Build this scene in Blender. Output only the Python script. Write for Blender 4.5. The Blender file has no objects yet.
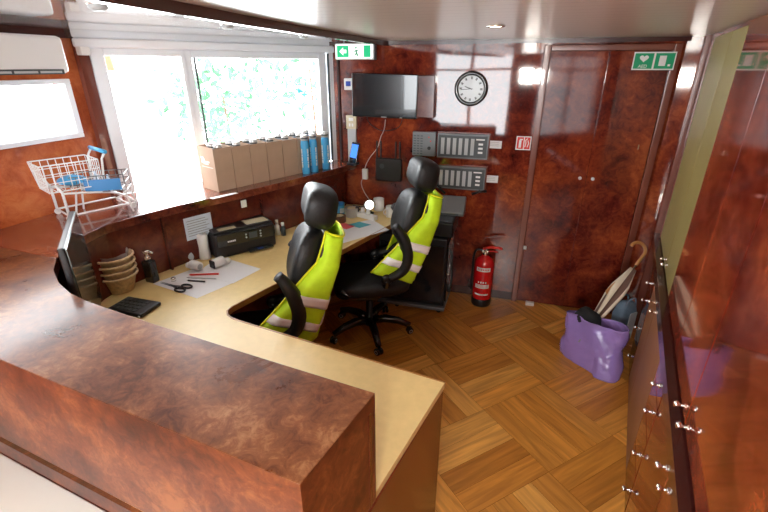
import bpy, bmesh, math, random
from mathutils import Vector, Matrix
random.seed(7)
S = bpy.context.scene
COL = S.collection
R = math.radians
PI = math.pi

# ------------------------------------------------------------ camera
cam_d = bpy.data.cameras.new('camera'); cam = bpy.data.objects.new('camera', cam_d); COL.objects.link(cam)
cam.location = (0, 0, 1.9); cam.rotation_euler = (R(90-23.6), 0, 0)
cam_d.sensor_width = 36; cam_d.lens = 36*435/768; cam_d.clip_start = .02
S.camera = cam
# ------------------------------------------------------------ world
W = bpy.data.worlds.new('sky'); S.world = W; W.use_nodes = True
bg = W.node_tree.nodes['Background']; bg.inputs[0].default_value = (.93, .97, 1, 1); bg.inputs[1].default_value = 7.5
S.view_settings.view_transform = 'Standard'; S.view_settings.look = 'None'
S.view_settings.exposure = 0.85; S.view_settings.gamma = 1; S.view_settings.use_curve_mapping = False

def area(name, loc, target, size, power, col=(1, 1, 1), size_y=None):
    d = bpy.data.lights.new(name, 'AREA'); d.energy = power; d.color = col; d.size = size
    if size_y: d.shape = 'RECTANGLE'; d.size_y = size_y
    o = bpy.data.objects.new(name, d); COL.objects.link(o); o.location = loc
    o.rotation_euler = (Vector(target)-Vector(loc)).to_track_quat('-Z', 'Y').to_euler()
    o['kind'] = 'helper'
    return o
area('rear_fill', (-.24, -1.0, 1.74), (.1, 2.6, .9), .22, 17, (1, .95, .88))  # added fill behind the camera to brighten the room
# daylight through the window wall and the window behind the camera
area('window_daylight', (-1.3, 3.75, 1.75), (.3, 2.0, .6), 1.6, 30, (.94, .98, 1), .8)

# ------------------------------------------------------------ materials
MATS = {}
def newmat(name):
    m = bpy.data.materials.new(name); m.use_nodes = True; MATS[name] = m
    nt = m.node_tree; return m, nt, nt.nodes['Principled BSDF']
def N(nt, t, **kw):
    n = nt.nodes.new(t)
    for k, v in kw.items(): setattr(n, k, v)
    return n
def plain(name, c, rough=.5, metal=0, coat=0, emit=None, es=0, trans=0, alpha=1, ior=None, var=.0, vscale=8, bump=0):
    m, nt, b = newmat(name)
    b.inputs['Base Color'].default_value = (*c, 1); b.inputs['Roughness'].default_value = rough
    b.inputs['Metallic'].default_value = metal; b.inputs['Coat Weight'].default_value = coat
    b.inputs['Transmission Weight'].default_value = trans; b.inputs['Alpha'].default_value = alpha
    if ior: b.inputs['IOR'].default_value = ior
    if emit: b.inputs['Emission Color'].default_value = (*emit, 1); b.inputs['Emission Strength'].default_value = es
    if var or bump:
        tc = N(nt, 'ShaderNodeTexCoord'); nz = N(nt, 'ShaderNodeTexNoise'); nz.inputs['Scale'].default_value = vscale; nz.inputs['Detail'].default_value = 6
        nt.links.new(tc.outputs['Object'], nz.inputs['Vector'])
        if var:
            r = N(nt, 'ShaderNodeValToRGB')
            r.color_ramp.elements[0].position = .3; r.color_ramp.elements[1].position = .7
            r.color_ramp.elements[0].color = (*[x*(1-var) for x in c], 1); r.color_ramp.elements[1].color = (*[min(1, x*(1+var)) for x in c], 1)
            nt.links.new(nz.outputs['Fac'], r.inputs[0]); nt.links.new(r.outputs[0], b.inputs['Base Color'])
        if bump:
            bp = N(nt, 'ShaderNodeBump'); bp.inputs['Strength'].default_value = bump; bp.inputs['Distance'].default_value = .01
            nt.links.new(nz.outputs['Fac'], bp.inputs['Height']); nt.links.new(bp.outputs[0], b.inputs['Normal'])
    return m
def burl(name, cols, rough=.12, scale=3.0, coat=.6, wob=.0, wear=0):
    """walnut-root veneer under lacquer"""
    m, nt, b = newmat(name); L = nt.links
    tc = N(nt, 'ShaderNodeTexCoord')
    n1 = N(nt, 'ShaderNodeTexNoise'); n1.inputs['Scale'].default_value = scale; n1.inputs['Detail'].default_value = 8; n1.inputs['Roughness'].default_value = .68; n1.inputs['Distortion'].default_value = .5
    n2 = N(nt, 'ShaderNodeTexNoise'); n2.inputs['Scale'].default_value = scale*4; n2.inputs['Detail'].default_value = 6; n2.inputs['Distortion'].default_value = 1.2; n2.inputs['Roughness'].default_value = .75
    n3 = N(nt, 'ShaderNodeTexNoise'); n3.inputs['Scale'].default_value = scale*.45; n3.inputs['Detail'].default_value = 2
    for n in (n1, n2, n3): L.new(tc.outputs['Object'], n.inputs['Vector'])
    mx = N(nt, 'ShaderNodeMix', data_type='FLOAT'); mx.inputs[0].default_value = .42
    L.new(n1.outputs['Fac'], mx.inputs[2]); L.new(n2.outputs['Fac'], mx.inputs[3])
    mx2 = N(nt, 'ShaderNodeMix', data_type='FLOAT'); mx2.inputs[0].default_value = .3
    L.new(mx.outputs[0], mx2.inputs[2]); L.new(n3.outputs['Fac'], mx2.inputs[3])
    r = N(nt, 'ShaderNodeValToRGB'); cr = r.color_ramp
    pos = [.39, .46, .53, .61]
    cr.elements[0].position = pos[0]; cr.elements[0].color = (*cols[0], 1)
    cr.elements[1].position = pos[3]; cr.elements[1].color = (*cols[3], 1)
    for i in (1, 2):
        e = cr.elements.new(pos[i]); e.color = (*cols[i], 1)
    L.new(mx2.outputs[0], r.inputs[0]); L.new(r.outputs[0], b.inputs['Base Color'])
    b.inputs['Roughness'].default_value = rough; b.inputs['Coat Weight'].default_value = coat; b.inputs['Coat Roughness'].default_value = max(.02, rough*.35)
    if wear:
        b.inputs['Specular IOR Level'].default_value = .3
        rr = N(nt, 'ShaderNodeMapRange'); rr.inputs[1].default_value = .35; rr.inputs[2].default_value = .7; rr.inputs[3].default_value = rough*.9; rr.inputs[4].default_value = rough*1.2
        L.new(n1.outputs['Fac'], rr.inputs[0]); L.new(rr.outputs[0], b.inputs['Roughness'])
    if wob:
        nb = N(nt, 'ShaderNodeTexNoise'); nb.inputs['Scale'].default_value = 2.2; nb.inputs['Detail'].default_value = 1
        L.new(tc.outputs['Object'], nb.inputs['Vector'])
        bp = N(nt, 'ShaderNodeBump'); bp.inputs['Strength'].default_value = wob; bp.inputs['Distance'].default_value = .02
        L.new(nb.outputs['Fac'], bp.inputs['Height']); L.new(bp.outputs[0], b.inputs['Normal']); L.new(bp.outputs[0], b.inputs['Coat Normal'])
    return m
RED = [(.03, .004, .004), (.095, .012, .009), (.2, .03, .014), (.36, .075, .024)]
M_wall = burl('burl_lacquer', RED, .05, 4.2, .5, .05)
M_door = burl('burl_lacquer_door', [(.035, .005, .004), (.11, .014, .009), (.21, .034, .014), (.35, .075, .024)], .06, 4.0, .0, .04)
M_side = burl('burl_lacquer_side', [(.045, .006, .004), (.13, .016, .009), (.24, .04, .015), (.4, .085, .025)], .08, 4.2, .3, .02)
M_left = burl('burl_spill_lit', [(.25, .045, .015), (.38, .08, .025), (.5, .13, .04), (.6, .2, .07)], .2, 2.4, .4)  # same burl veneer, with light spill put into brighter orange tones
M_block = burl('burl_worn_haze', [(.045, .012, .005), (.12, .034, .012), (.22, .078, .028), (.42, .2, .085)], .3, 5.5, .2, .0, 1)  # worn veneer, its tones also lightened for reflected haze on the top
M_apron = burl('burl_apron', [(.028, .006, .004), (.08, .016, .007), (.16, .038, .013), (.3, .1, .032)], .35, 6.0, .08)
M_shelf = burl('burl_shelf', [(.05, .009, .006), (.12, .022, .012), (.21, .05, .022), (.33, .1, .05)], .2, 4.2, .7)
M_panel = burl('burl_panel_dark', [(.025, .004, .003), (.07, .009, .006), (.12, .018, .009), (.18, .035, .014)], .25, 2.6, .3)
M_frame = plain('frame_mahogany', (.19, .055, .035), .25, 0, .5, var=.15, vscale=5)
M_dtrim = plain('dark_mahogany', (.05, .012, .01), .25, 0, .5)
M_olive = plain('olive_tone', (.27, .225, .075), .4, 0, .1, var=.1, vscale=2)  # olive tone with slight variation for the far upper doors
M_brownmat = plain('brown_matte', (.26, .1, .035), .55, var=.12, vscale=4)
M_cream = plain('cream_laminate', (.8, .59, .25), .45, 0, .0, var=.04, vscale=30)
M_ledge = plain('white_laminate', (.75, .76, .7), .4)
M_oakedge = plain('oak_edge', (.42, .18, .04), .4, var=.2, vscale=20)
M_white = plain('white_plastic', (.8, .8, .79), .4)
M_whitef = plain('white_frame', (.8, .84, .88), .35)
M_paper = plain('paper', (.82, .82, .82), .8)
M_bpaper = plain('blue_white_paper', (.6, .68, .78), .7)
M_black = plain('black_plastic', (.012, .012, .014), .35)
M_blackg = plain('black_gloss', (.01, .01, .012), .12, 0, .5)
M_leather = plain('black_leather', (.008, .008, .009), .5, 0, 0, bump=.25, vscale=60)
M_grey = plain('grey_metal', (.17, .18, .19), .4, .3)
M_dgrey = plain('dark_grey', (.05, .06, .065), .45)
M_lgrey = plain('light_grey', (.45, .47, .48), .5)
M_chrome = plain('chrome', (.85, .83, .78), .15, 1)
M_steel = plain('dark_steel', (.2, .2, .2), .3, .8)
M_hivis = plain('hi_vis_yellow', (.6, .92, .015), .7, emit=None, var=.12, vscale=14, bump=.3)
M_hivise = plain('hi_vis_piping', (.85, .85, .01), .6)
M_tape = plain('reflective_tape', (1, 1, 1), .35, .0)
M_red = plain('red_paint', (.62, .008, .012), .25, 0, .5)
M_redp = plain('red_plastic', (.7, .03, .02), .4)
M_kraft = plain('kraft_card', (.42, .28, .19), .8, var=.05, vscale=12)
M_kraftl = plain('kraft_white_print', (.8, .74, .68), .8)
M_blue = plain('blue_print', (.02, .2, .5), .4)
M_lblue = plain('light_blue', (.06, .38, .7), .4)
M_green = plain('exit_green', (0, .42, .17), .5, emit=(0, .5, .2), es=.35)
M_exitw = plain('exit_white', (.9, .93, .9), .5, emit=(.9, 1, .95), es=.45)
M_greenp = plain('sign_green', (0, .33, .14), .5)
M_screen = plain('tv_screen', (.012, .016, .02), .18, 0, .8)
M_lscreen = plain('lit_screen', (.6, .8, .85), .3, emit=(.8, .93, 1), es=1.1)
M_phone = plain('phone_screen', (.02, .08, .4), .2, emit=(.05, .2, .8), es=.9)
M_lcd = plain('lcd_blue', (.02, .06, .35), .3)
M_beige = plain('beige_plastic', (.62, .55, .38), .5)
M_wicker = plain('wicker', (.75, .58, .36), .7, var=.2, vscale=60, bump=.4)
M_film = plain('clear_film', (.9, .9, .9), .15, 0, 0, alpha=.35)
M_tan = plain('brown_tape', (.16, .07, .03), .35, 0, .3)
M_silver = plain('silver_tape', (.55, .55, .55), .35, .5)
M_sky_c = plain('teal_print', (.1, .42, .5), .7)
M_redpr = plain('red_print', (.75, .1, .1), .7)
M_purple = plain('purple_plastic_bag', (.42, .28, .68), .14, 0, .4, trans=.2, alpha=.75, bump=.8, vscale=16)
M_cloth = plain('black_cloth', (.008, .008, .009), .9, bump=.5, vscale=20)
M_denim = plain('blue_grey_fabric', (.12, .17, .23), .8, var=.3, vscale=12)
M_wood = plain('cane_wood', (.45, .2, .06), .35, 0, .3, var=.2, vscale=10)
M_umbw = plain('umbrella_cream', (.72, .62, .48), .7)
M_umbb = plain('umbrella_brown', (.13, .07, .05), .7)
M_umbo = plain('umbrella_tan', (.55, .25, .1), .7)
M_clockf = plain('clock_face', (.62, .66, .68), .3, 0, .3)
M_cable = plain('cable_white', (.62, .52, .45), .5)
M_leaf = plain('leaves', (.09, .26, .13), .8, var=.45, vscale=3)
M_orange = plain('orange_fabric', (.5, .07, .03), .8)
M_stk = plain('sticker_film', (.1, .6, .8), .4, alpha=.55)
M_out = plain('outside_ground', (.55, .56, .55), .9)
M_darkbox = plain('grey_screen', (.03, .045, .04), .12, 0, .3)
M_grn = plain('greenish_glass', (.2, .32, .28), .08, 0, .5)
def mk_glass():
    m = bpy.data.materials.new('window_glass'); m.use_nodes = True; nt = m.node_tree; nt.nodes.clear()
    o = N(nt, 'ShaderNodeOutputMaterial'); t = N(nt, 'ShaderNodeBsdfTransparent'); g = N(nt, 'ShaderNodeBsdfGlossy'); g.inputs['Roughness'].default_value = .02
    f = N(nt, 'ShaderNodeFresnel'); f.inputs[0].default_value = 1.45; x = N(nt, 'ShaderNodeMixShader')
    nt.links.new(f.outputs[0], x.inputs[0]); nt.links.new(t.outputs[0], x.inputs[1]); nt.links.new(g.outputs[0], x.inputs[2]); nt.links.new(x.outputs[0], o.inputs[0])
    return m
M_glass = mk_glass()
def mk_ceiling():
    m, nt, b = newmat('ceiling_planks'); L = nt.links
    tc = N(nt, 'ShaderNodeTexCoord'); mp = N(nt, 'ShaderNodeMapping'); mp.inputs['Rotation'].default_value = (0, 0, R(16.5))
    L.new(tc.outputs['Object'], mp.inputs[0]); sp = N(nt, 'ShaderNodeSeparateXYZ'); L.new(mp.outputs[0], sp.inputs[0])
    k = N(nt, 'ShaderNodeMath', operation='MULTIPLY'); k.inputs[1].default_value = 1/.1; L.new(sp.outputs['Y'], k.inputs[0])
    fr = N(nt, 'ShaderNodeMath', operation='FRACT'); L.new(k.outputs[0], fr.inputs[0])
    gt = N(nt, 'ShaderNodeMath', operation='LESS_THAN'); gt.inputs[1].default_value = .07; L.new(fr.outputs[0], gt.inputs[0])
    mx = N(nt, 'ShaderNodeMix', data_type='RGBA'); L.new(gt.outputs[0], mx.inputs[0])
    mx.inputs[6].default_value = (.68, .6, .52, 1); mx.inputs[7].default_value = (.5, .43, .37, 1)
    L.new(mx.outputs[2], b.inputs['Base Color']); b.inputs['Roughness'].default_value = .3; b.inputs['Coat Weight'].default_value = .3; b.inputs['Coat Roughness'].default_value = .15
    bp = N(nt, 'ShaderNodeBump'); bp.invert = True; bp.inputs['Strength'].default_value = .5; bp.inputs['Distance'].default_value = .004
    L.new(gt.outputs[0], bp.inputs['Height']); L.new(bp.outputs[0], b.inputs['Normal'])
mk_ceiling(); M_ceil = MATS['ceiling_planks']
M_soffit = plain('stretch_ceiling_white', (.86, .87, .88), .07, 0, .9)
def mk_floor():
    m, nt, b = newmat('oak_parquet'); L = nt.links
    at = N(nt, 'ShaderNodeAttribute'); at.attribute_name = 'tint'
    uv = N(nt, 'ShaderNodeUVMap'); mp = N(nt, 'ShaderNodeMapping'); mp.inputs['Scale'].default_value = (3, 38, 1)
    L.new(uv.outputs[0], mp.inputs[0])
    nz = N(nt, 'ShaderNodeTexNoise'); nz.inputs['Scale'].default_value = 1; nz.inputs['Detail'].default_value = 6; nz.inputs['Distortion'].default_value = .6
    L.new(mp.outputs[0], nz.inputs['Vector'])
    r = N(nt, 'ShaderNodeValToRGB'); r.color_ramp.elements[0].position = .3; r.color_ramp.elements[1].position = .72
    r.color_ramp.elements[0].color = (.62, .56, .5, 1); r.color_ramp.elements[1].color = (1.1, 1.08, 1.02, 1); L.new(nz.outputs['Fac'], r.inputs[0])
    mx = N(nt, 'ShaderNodeMix', data_type='RGBA', blend_type='MULTIPLY'); mx.inputs[0].default_value = 1
    L.new(at.outputs['Color'], mx.inputs[6]); L.new(r.outputs[0], mx.inputs[7]); L.new(mx.outputs[2], b.inputs['Base Color'])
    b.inputs['Roughness'].default_value = .33; b.inputs['Coat Weight'].default_value = .15; b.inputs['Coat Roughness'].default_value = .2
mk_floor(); M_floor = MATS['oak_parquet']

# ------------------------------------------------------------ helpers
def props(o, label=None, cat=None, group=None, kind=None):
    if label: o['label'] = label
    if cat: o['category'] = cat
    if group: o['group'] = group
    if kind: o['kind'] = kind
    return o
def empty(name, loc=(0, 0, 0), rz=0, label=None, cat=None, group=None, kind=None):
    o = bpy.data.objects.new(name, None); COL.objects.link(o); o.location = loc; o.rotation_euler = (0, 0, rz); o.empty_display_size = .05
    return props(o, label, cat, group, kind)
def obj(name, bm, mat, parent=None, loc=(0, 0, 0), rot=(0, 0, 0), smooth=False, bevel=0, seg=2):
    me = bpy.data.meshes.new(name)
    bmesh.ops.recalc_face_normals(bm, faces=bm.faces[:])
    bm.to_mesh(me); bm.free()
    for mm in (mat if isinstance(mat, (list, tuple)) else [mat]): me.materials.append(mm)
    if smooth:
        for p in me.polygons: p.use_smooth = True
    o = bpy.data.objects.new(name, me); COL.objects.link(o)
    if parent: o.parent = parent
    o.location = loc; o.rotation_euler = rot
    if bevel:
        b = o.modifiers.new('bevel', 'BEVEL'); b.width = bevel; b.segments = seg; b.limit_method = 'ANGLE'; b.angle_limit = R(40)
        for p in me.polygons: p.use_smooth = True
        w = o.modifiers.new('wn', 'WEIGHTED_NORMAL'); w.keep_sharp = True
    return o
def BX(bm, x0, x1, y0, y1, z0, z1, mi=0, M=None):
    vs = [bm.verts.new((x, y, z)) for x in (x0, x1) for y in (y0, y1) for z in (z0, z1)]
    if M:
        for v in vs: v.co = M @ v.co
    for f in ((0, 1, 3, 2), (4, 6, 7, 5), (0, 4, 5, 1), (2, 3, 7, 6), (0, 2, 6, 4), (1, 5, 7, 3)):
        bm.faces.new([vs[i] for i in f]).material_index = mi
    return bm
def box(x0, x1, y0, y1, z0, z1): return BX(bmesh.new(), x0, x1, y0, y1, z0, z1)
def prism(bm, pts, z0, z1, mi=0):
    lo = [bm.verts.new((p[0], p[1], z0)) for p in pts]; hi = [bm.verts.new((p[0], p[1], z1)) for p in pts]
    n = len(pts)
    fs = [bm.faces.new(lo[::-1]), bm.faces.new(hi)]
    for i in range(n): fs.append(bm.faces.new((lo[i], lo[(i+1) % n], hi[(i+1) % n], hi[i])))
    for f in fs: f.material_index = mi
    return bm
def lathe(bm, prof, n=24, c=(0, 0, 0), mi=0, M=None):
    rings = []
    for r, z in prof:
        if r < 1e-5: rings.append([bm.verts.new((c[0], c[1], c[2]+z))])
        else: rings.append([bm.verts.new((c[0]+r*math.cos(2*PI*k/n), c[1]+r*math.sin(2*PI*k/n), c[2]+z)) for k in range(n)])
    if M:
        for ring in rings:
            for v in ring: v.co = M @ v.co
    for a, b in zip(rings, rings[1:]):
        for k in range(n):
            k2 = (k+1) % n
            if len(a) == 1 and len(b) == 1: continue
            if len(a) == 1: f = (a[0], b[k], b[k2])
            elif len(b) == 1: f = (a[k], a[k2], b[0])
            else: f = (a[k], a[k2], b[k2], b[k])
            bm.faces.new(f).material_index = mi
    return bm
def cyl(bm, r, z0, z1, n=20, c=(0, 0), mi=0, M=None): return lathe(bm, [(0, z0), (r, z0), (r, z1), (0, z1)], n, (c[0], c[1], 0), mi, M)
def tube(bm, pts, r, n=8, mi=0, closed=False, sx=1.0, up=None):
    pts = [Vector(p) for p in pts]; rs = r if isinstance(r, (list, tuple)) else [r]*len(pts)
    rings = []; pu = None; m = len(pts)
    for i, p in enumerate(pts):
        if closed: t = (pts[(i+1) % m]-pts[i-1])
        else: t = pts[min(i+1, m-1)]-pts[max(i-1, 0)]
        t.normalize()
        u = Vector(up) if up is not None else (pu if pu is not None else (Vector((0, 0, 1)) if abs(t.z) < .9 else Vector((1, 0, 0))))
        u = u-t*u.dot(t)
        if u.length < 1e-4: u = t.orthogonal()
        u.normalize(); pu = u; s = t.cross(u)
        rings.append([bm.verts.new(p+(u*math.cos(2*PI*k/n)+s*math.sin(2*PI*k/n)*sx)*rs[i]) for k in range(n)])
    pr = list(zip(rings, rings[1:]))+([(rings[-1], rings[0])] if closed else [])
    for a, b in pr:
        for k in range(n): bm.faces.new((a[k], a[(k+1) % n], b[(k+1) % n], b[k])).material_index = mi
    if not closed:
        bm.faces.new(rings[0][::-1]).material_index = mi; bm.faces.new(rings[-1]).material_index = mi
    return bm
def superell(bm, c, rx, ry, rz, e=.6, nu=28, nv=16, mi=0, M=None, fn=None):
    """rounded cushion: superellipsoid"""
    sg = lambda a, p: math.copysign(abs(a)**p, a)
    rings = []
    for j in range(nv+1):
        ph = -PI/2+PI*j/nv
        ring = []
        for k in range(nu if 0 < j < nv else 1):
            th = 2*PI*k/nu
            v = Vector((rx*sg(math.cos(ph), e)*sg(math.cos(th), e), ry*sg(math.cos(ph), e)*sg(math.sin(th), e), rz*sg(math.sin(ph), e)))
            if fn: v = fn(v)
            v += Vector(c)
            if M: v = M @ v
            ring.append(bm.verts.new(v))
        rings.append(ring)
    for a, b in zip(rings, rings[1:]):
        for k in range(nu):
            k2 = (k+1) % nu
            if len(a) == 1: f = (a[0], b[k], b[k2])
            elif len(b) == 1: f = (a[k], a[k2], b[0])
            else: f = (a[k], a[k2], b[k2], b[k])
            bm.faces.new(f).material_index = mi
    return bm
def rotx(a): return Matrix.Rotation(a, 4, 'X')
def roty(a): return Matrix.Rotation(a, 4, 'Y')
def rotz(a): return Matrix.Rotation(a, 4, 'Z')
def T(x, y, z): return Matrix.Translation((x, y, z))
def copy_tree(o, parent=None):
    c = o.copy(); COL.objects.link(c)
    if parent: c.parent = parent
    for ch in list(o.children): copy_tree(ch, c)
    return c
def text(name, body, size, mat, parent, loc, rot, ext=.0006, align='CENTER'):
    cu = bpy.data.curves.new(name, 'FONT'); cu.body = body; cu.size = size; cu.extrude = ext; cu.align_x = align; cu.align_y = 'CENTER'
    t = bpy.data.objects.new(name, cu); COL.objects.link(t)
    bpy.context.view_layer.update()
    me = bpy.data.meshes.new_from_object(t.evaluated_get(bpy.context.evaluated_depsgraph_get()))
    bpy.data.objects.remove(t)
    me.materials.clear(); me.materials.append(mat)
    o = bpy.data.objects.new(name, me); COL.objects.link(o); o.parent = parent; o.location = loc; o.rotation_euler = rot
    return o

# frames of the walls: local x along the wall, local -y towards the room for the back wall
BWO = Vector((1.1, 3.40)); BWA = R(-16.5)
def BWP(s, z, off=0):
    u = Vector((math.cos(BWA), math.sin(BWA))); n = Vector((math.sin(BWA), -math.cos(BWA)))
    p = BWO+u*s+n*off; return (p.x, p.y, z)
RWO = Vector((1.187, 1.508)); RWA = math.atan2(.881, .473)
def RWP(s, z, off=0):
    u = Vector((math.cos(RWA), math.sin(RWA))); n = Vector((-math.sin(RWA), math.cos(RWA)))
    p = RWO+u*s+n*off; return (p.x, p.y, z)
LWO = Vector((-1.76, 2.68)); LWA = math.atan2(.951, .309)
def LWP(s, z, off=0):
    u = Vector((math.cos(LWA), math.sin(LWA))); n = Vector((math.sin(LWA), -math.cos(LWA)))
    p = LWO+u*s+n*off; return (p.x, p.y, z)
WWA = math.atan2(1.16, 1.34); WWL = 1.80
def WWP(s, z, off=0):
    u = Vector((math.cos(WWA), math.sin(WWA))); n = Vector((math.sin(WWA), -math.cos(WWA)))
    p = LWO+u*s+n*off; return (p.x, p.y, z)

# ============================================================ SETTING
CZ = 2.075
def struct(name, bm, mat, **k):
    o = obj(name, bm, mat, **k); o['kind'] = 'structure'; return o
# floor: herringbone planks in one mesh
def make_floor():
    bm = bmesh.new(); uvl = bm.loops.layers.uv.new('UVMap'); cl = bm.loops.layers.float_color.new('tint')
    w, n = .125, 4; l = w*n; g = .0006
    A = rotz(R(28.5))
    tones = [(.64, .27, .045), (.72, .33, .065), (.55, .22, .035), (.8, .41, .1), (.68, .3, .055)]
    def rect(x0, x1, y0, y1, horiz):
        cx, cy = (x0+x1)/2, (y0+y1)/2
        c = A @ Vector((cx, cy, 0))
        if not (-2.9 < c.x < 2.9 and -2.2 < c.y < 4.2): return
        t = random.choice(tones); k = random.uniform(.88, 1.12); t = [a*k for a in t]
        ou, ov = random.uniform(0, 40), random.uniform(0, 40)
        vs = [bm.verts.new(A @ Vector(p)) for p in ((x0+g, y0+g, 0), (x1-g, y0+g, 0), (x1-g, y1-g, 0), (x0+g, y1-g, 0))]
        f = bm.faces.new(vs)
        for lp, p in zip(f.loops, ((x0, y0), (x1, y0), (x1, y1), (x0, y1))):
            u, v = (p if horiz else (p[1], p[0])); lp[uvl].uv = (u+ou, v+ov); lp[cl] = (*t, 1)
    # blocks of four parallel planks, alternately turned
    for i in range(-14, 15):
        for j in range(-14, 15):
            for k in range(n):
                if (i+j) % 2 == 0: rect(i*l, (i+1)*l, j*l+k*w, j*l+(k+1)*w, True)
                else: rect(i*l+k*w, i*l+(k+1)*w, j*l, (j+1)*l, False)
    struct('floor', bm, M_floor)
make_floor()
b = box(-2.9, 2.9, -2.2, 4.2, -.06, -.003); struct('floor.001', b, M_dtrim)

# back wall slab
def wallbox(name, P, s0, s1, z0, z1, mat, th=.08, off=0, **k):
    bm = bmesh.new(); q = [P(s0, 0, off), P(s1, 0, off), P(s1, 0, off-th), P(s0, 0, off-th)]
    prism(bm, [(a[0], a[1]) for a in q], z0, z1)
    return struct(name, bm, mat, **k)
wallbox('wall_back', BWP, -1.62, 1.1, 0, 2.2, M_wall)
wallbox('wall_right', RWP, -3.9, 1.86, 0, 2.2, M_side, .06, -.046)
bm = bmesh.new()
for s0, s1, z0, z1 in ((-4.9, -2.2, 0, 2.3), (-2.2, -.085, 0, 1.535), (-2.2, -.085, 1.825, 2.3), (-.085, .12, 0, 2.3)):
    q = [LWP(s0, 0, 0), LWP(s1, 0, 0), LWP(s1, 0, -.08), LWP(s0, 0, -.08)]; prism(bm, [(a[0], a[1]) for a in q], z0, z1)
struct('wall_left', bm, M_left)
w3 = empty('window_3', (LWO.x, LWO.y, 0), LWA, kind='structure')
bm = bmesh.new()
BX(bm, -2.2, -.06, -.03, .03, 1.81, 1.835); BX(bm, -2.2, -.06, -.03, .03, 1.52, 1.545); BX(bm, -.095, -.06, -.03, .03, 1.545, 1.81); BX(bm, -2.2, -2.17, -.03, .03, 1.545, 1.81); BX(bm, -1.2, -1.17, -.03, .03, 1.545, 1.81)
obj('window_frame', bm, M_whitef, w3, bevel=.004)
obj('window_pane', box(-2.17, -.095, .01, .014, 1.545, 1.81), M_glass, w3)
wallbox('wall_rear_low', lambda s, z, off=0: (s, -1.5-(-off), z), -3.1, .4, 0, .7, M_wall, .08)
bm = bmesh.new()
BX(bm, -3.3, 2.2, -1.58, -1.5, 0, .7); BX(bm, -.62, 2.2, -1.58, -1.5, .7, 2.3); BX(bm, -3.3, -2.25, -1.58, -1.5, .7, 2.3); BX(bm, -2.25, -.62, -1.58, -1.5, 2.1, 2.3)
for o in list(COL.objects):
    if o.name.startswith('wall_rear_low'): bpy.data.objects.remove(o)
struct('wall_rear', bm, M_panel)
bm = bmesh.new(); BX(bm, -2.25, -2.19, -1.56, -1.51, .7, 2.1); BX(bm, -.68, -.62, -1.56, -1.51, .7, 2.1); BX(bm, -1.47, -1.42, -1.56, -1.51, .7, 2.1); BX(bm, -2.25, -.62, -1.56, -1.51, 1.82, 1.86)
struct('window_2', bm, M_whitef)

# ceiling (lower, planked) with curved mahogany fascia, and white glossy ceiling over the window side
fas = [(-.86, -1.6), (-.8, -.4), (-.75, .6), (-.715, .95), (-.665, 1.22), (-.603, 1.5), (-.52, 1.85), (-.40, 2.3), (-.27, 2.72), (-.14, 3.15), (.0, 3.6), (.04, 3.7)]
bm = bmesh.new(); prism(bm, fas+[(2.3, 3.1), (2.5, 3.0), (1.9, 1.9), (.2, -1.6)][0:0]+[(2.6, 3.1), (2.6, -1.6)], CZ, CZ+.05)
struct('ceiling', bm, M_ceil)
bm = bmesh.new()
for a, c in zip(fas, fas[1:]):
    n = Vector((c[1]-a[1], a[0]-c[0])).normalized()*.03
    n2 = n
    vs = []
    prism(bm, [a, c, (c[0]-n2.x, c[1]-n2.y), (a[0]-n2.x, a[1]-n2.y)], CZ-.035, CZ+.1)
struct('trim_1', bm, M_dtrim)
bm = bmesh.new(); prism(bm, [(-3.3, -1.6), (-.87, -1.6)]+[(x-.01, y) for x, y in fas[1:]]+[(-.3, 3.98), (-1.9, 2.9), (-2.9, 0)], CZ+.01, CZ+.05)
struct('ceiling.001', bm, M_soffit)
# strip of moulding where ceiling meets back wall
bm = bmesh.new(); q = [BWP(-1.6, 0, 0), BWP(.95, 0, 0), BWP(.95, 0, .025), BWP(-1.6, 0, .025)]; prism(bm, [(a[0], a[1]) for a in q], CZ-.028, CZ)
struct('trim_2', bm, M_dtrim)

# window wall: frame, mullion, panes, post
win = empty('window_1', (LWO.x, LWO.y, 0), WWA, kind='structure')
bm = bmesh.new()
BX(bm, .03, 1.79, -.02, .06, 1.995, 2.045); BX(bm, .03, 1.79, .0, .06, 2.045, 2.09)       # head beam
obj('window_head', bm, M_whitef, win, bevel=.012)
bm = bmesh.new()
BX(bm, .10, .17, .0, .05, 1.14, 1.995); BX(bm, .17, .62, .0, .05, 1.955, 1.995)
BX(bm, .60, .625, .0, .05, 1.14, 1.995)
BX(bm, .625, .675, .02, .07, 1.14, 1.995); BX(bm, .675, 1.66, .02, .07, 1.95, 1.995); BX(bm, 1.66, 1.73, .02, .07, 1.14, 1.995); BX(bm, .675, 1.66, .02, .07, 1.14, 1.18)
obj('window_frame', bm, M_whitef, win, bevel=.004)
bm = bmesh.new(); BX(bm, .682, .692, .0, .02, 1.14, 1.95); BX(bm, 1.735, 1.745, .0, .02, 1.14, 1.99)
obj('window_seal', bm, M_dgrey, win)
obj('window_pane', box(.675, 1.66, .043, .047, 1.18, 1.95), M_glass, win)
bm = bmesh.new(); BX(bm, 1.46, 1.55, .036, .041, 1.68, 1.77)
obj('window_sticker', bm, M_stk, win)
wallbox('wall_window_low', WWP, 0, 1.84, 0, 1.09, M_panel, .1)
bm = bmesh.new(); q = [WWP(1.745, 0, .0), WWP(1.80, 0, .0), WWP(1.80, 0, -.06), WWP(1.745, 0, -.06)]
prism(bm, [(a[0], a[1]) for a in q], 1.14, 2.08); struct('trim_3', bm, M_whitef)
bm = bmesh.new(); q = [WWP(1.80, 0, .05), WWP(1.84, 0, .05), WWP(1.84, 0, -.06), WWP(1.80, 0, -.06)]
prism(bm, [(a[0], a[1]) for a in q], 1.14, 2.08); struct('trim_4', bm, M_dtrim)
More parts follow.
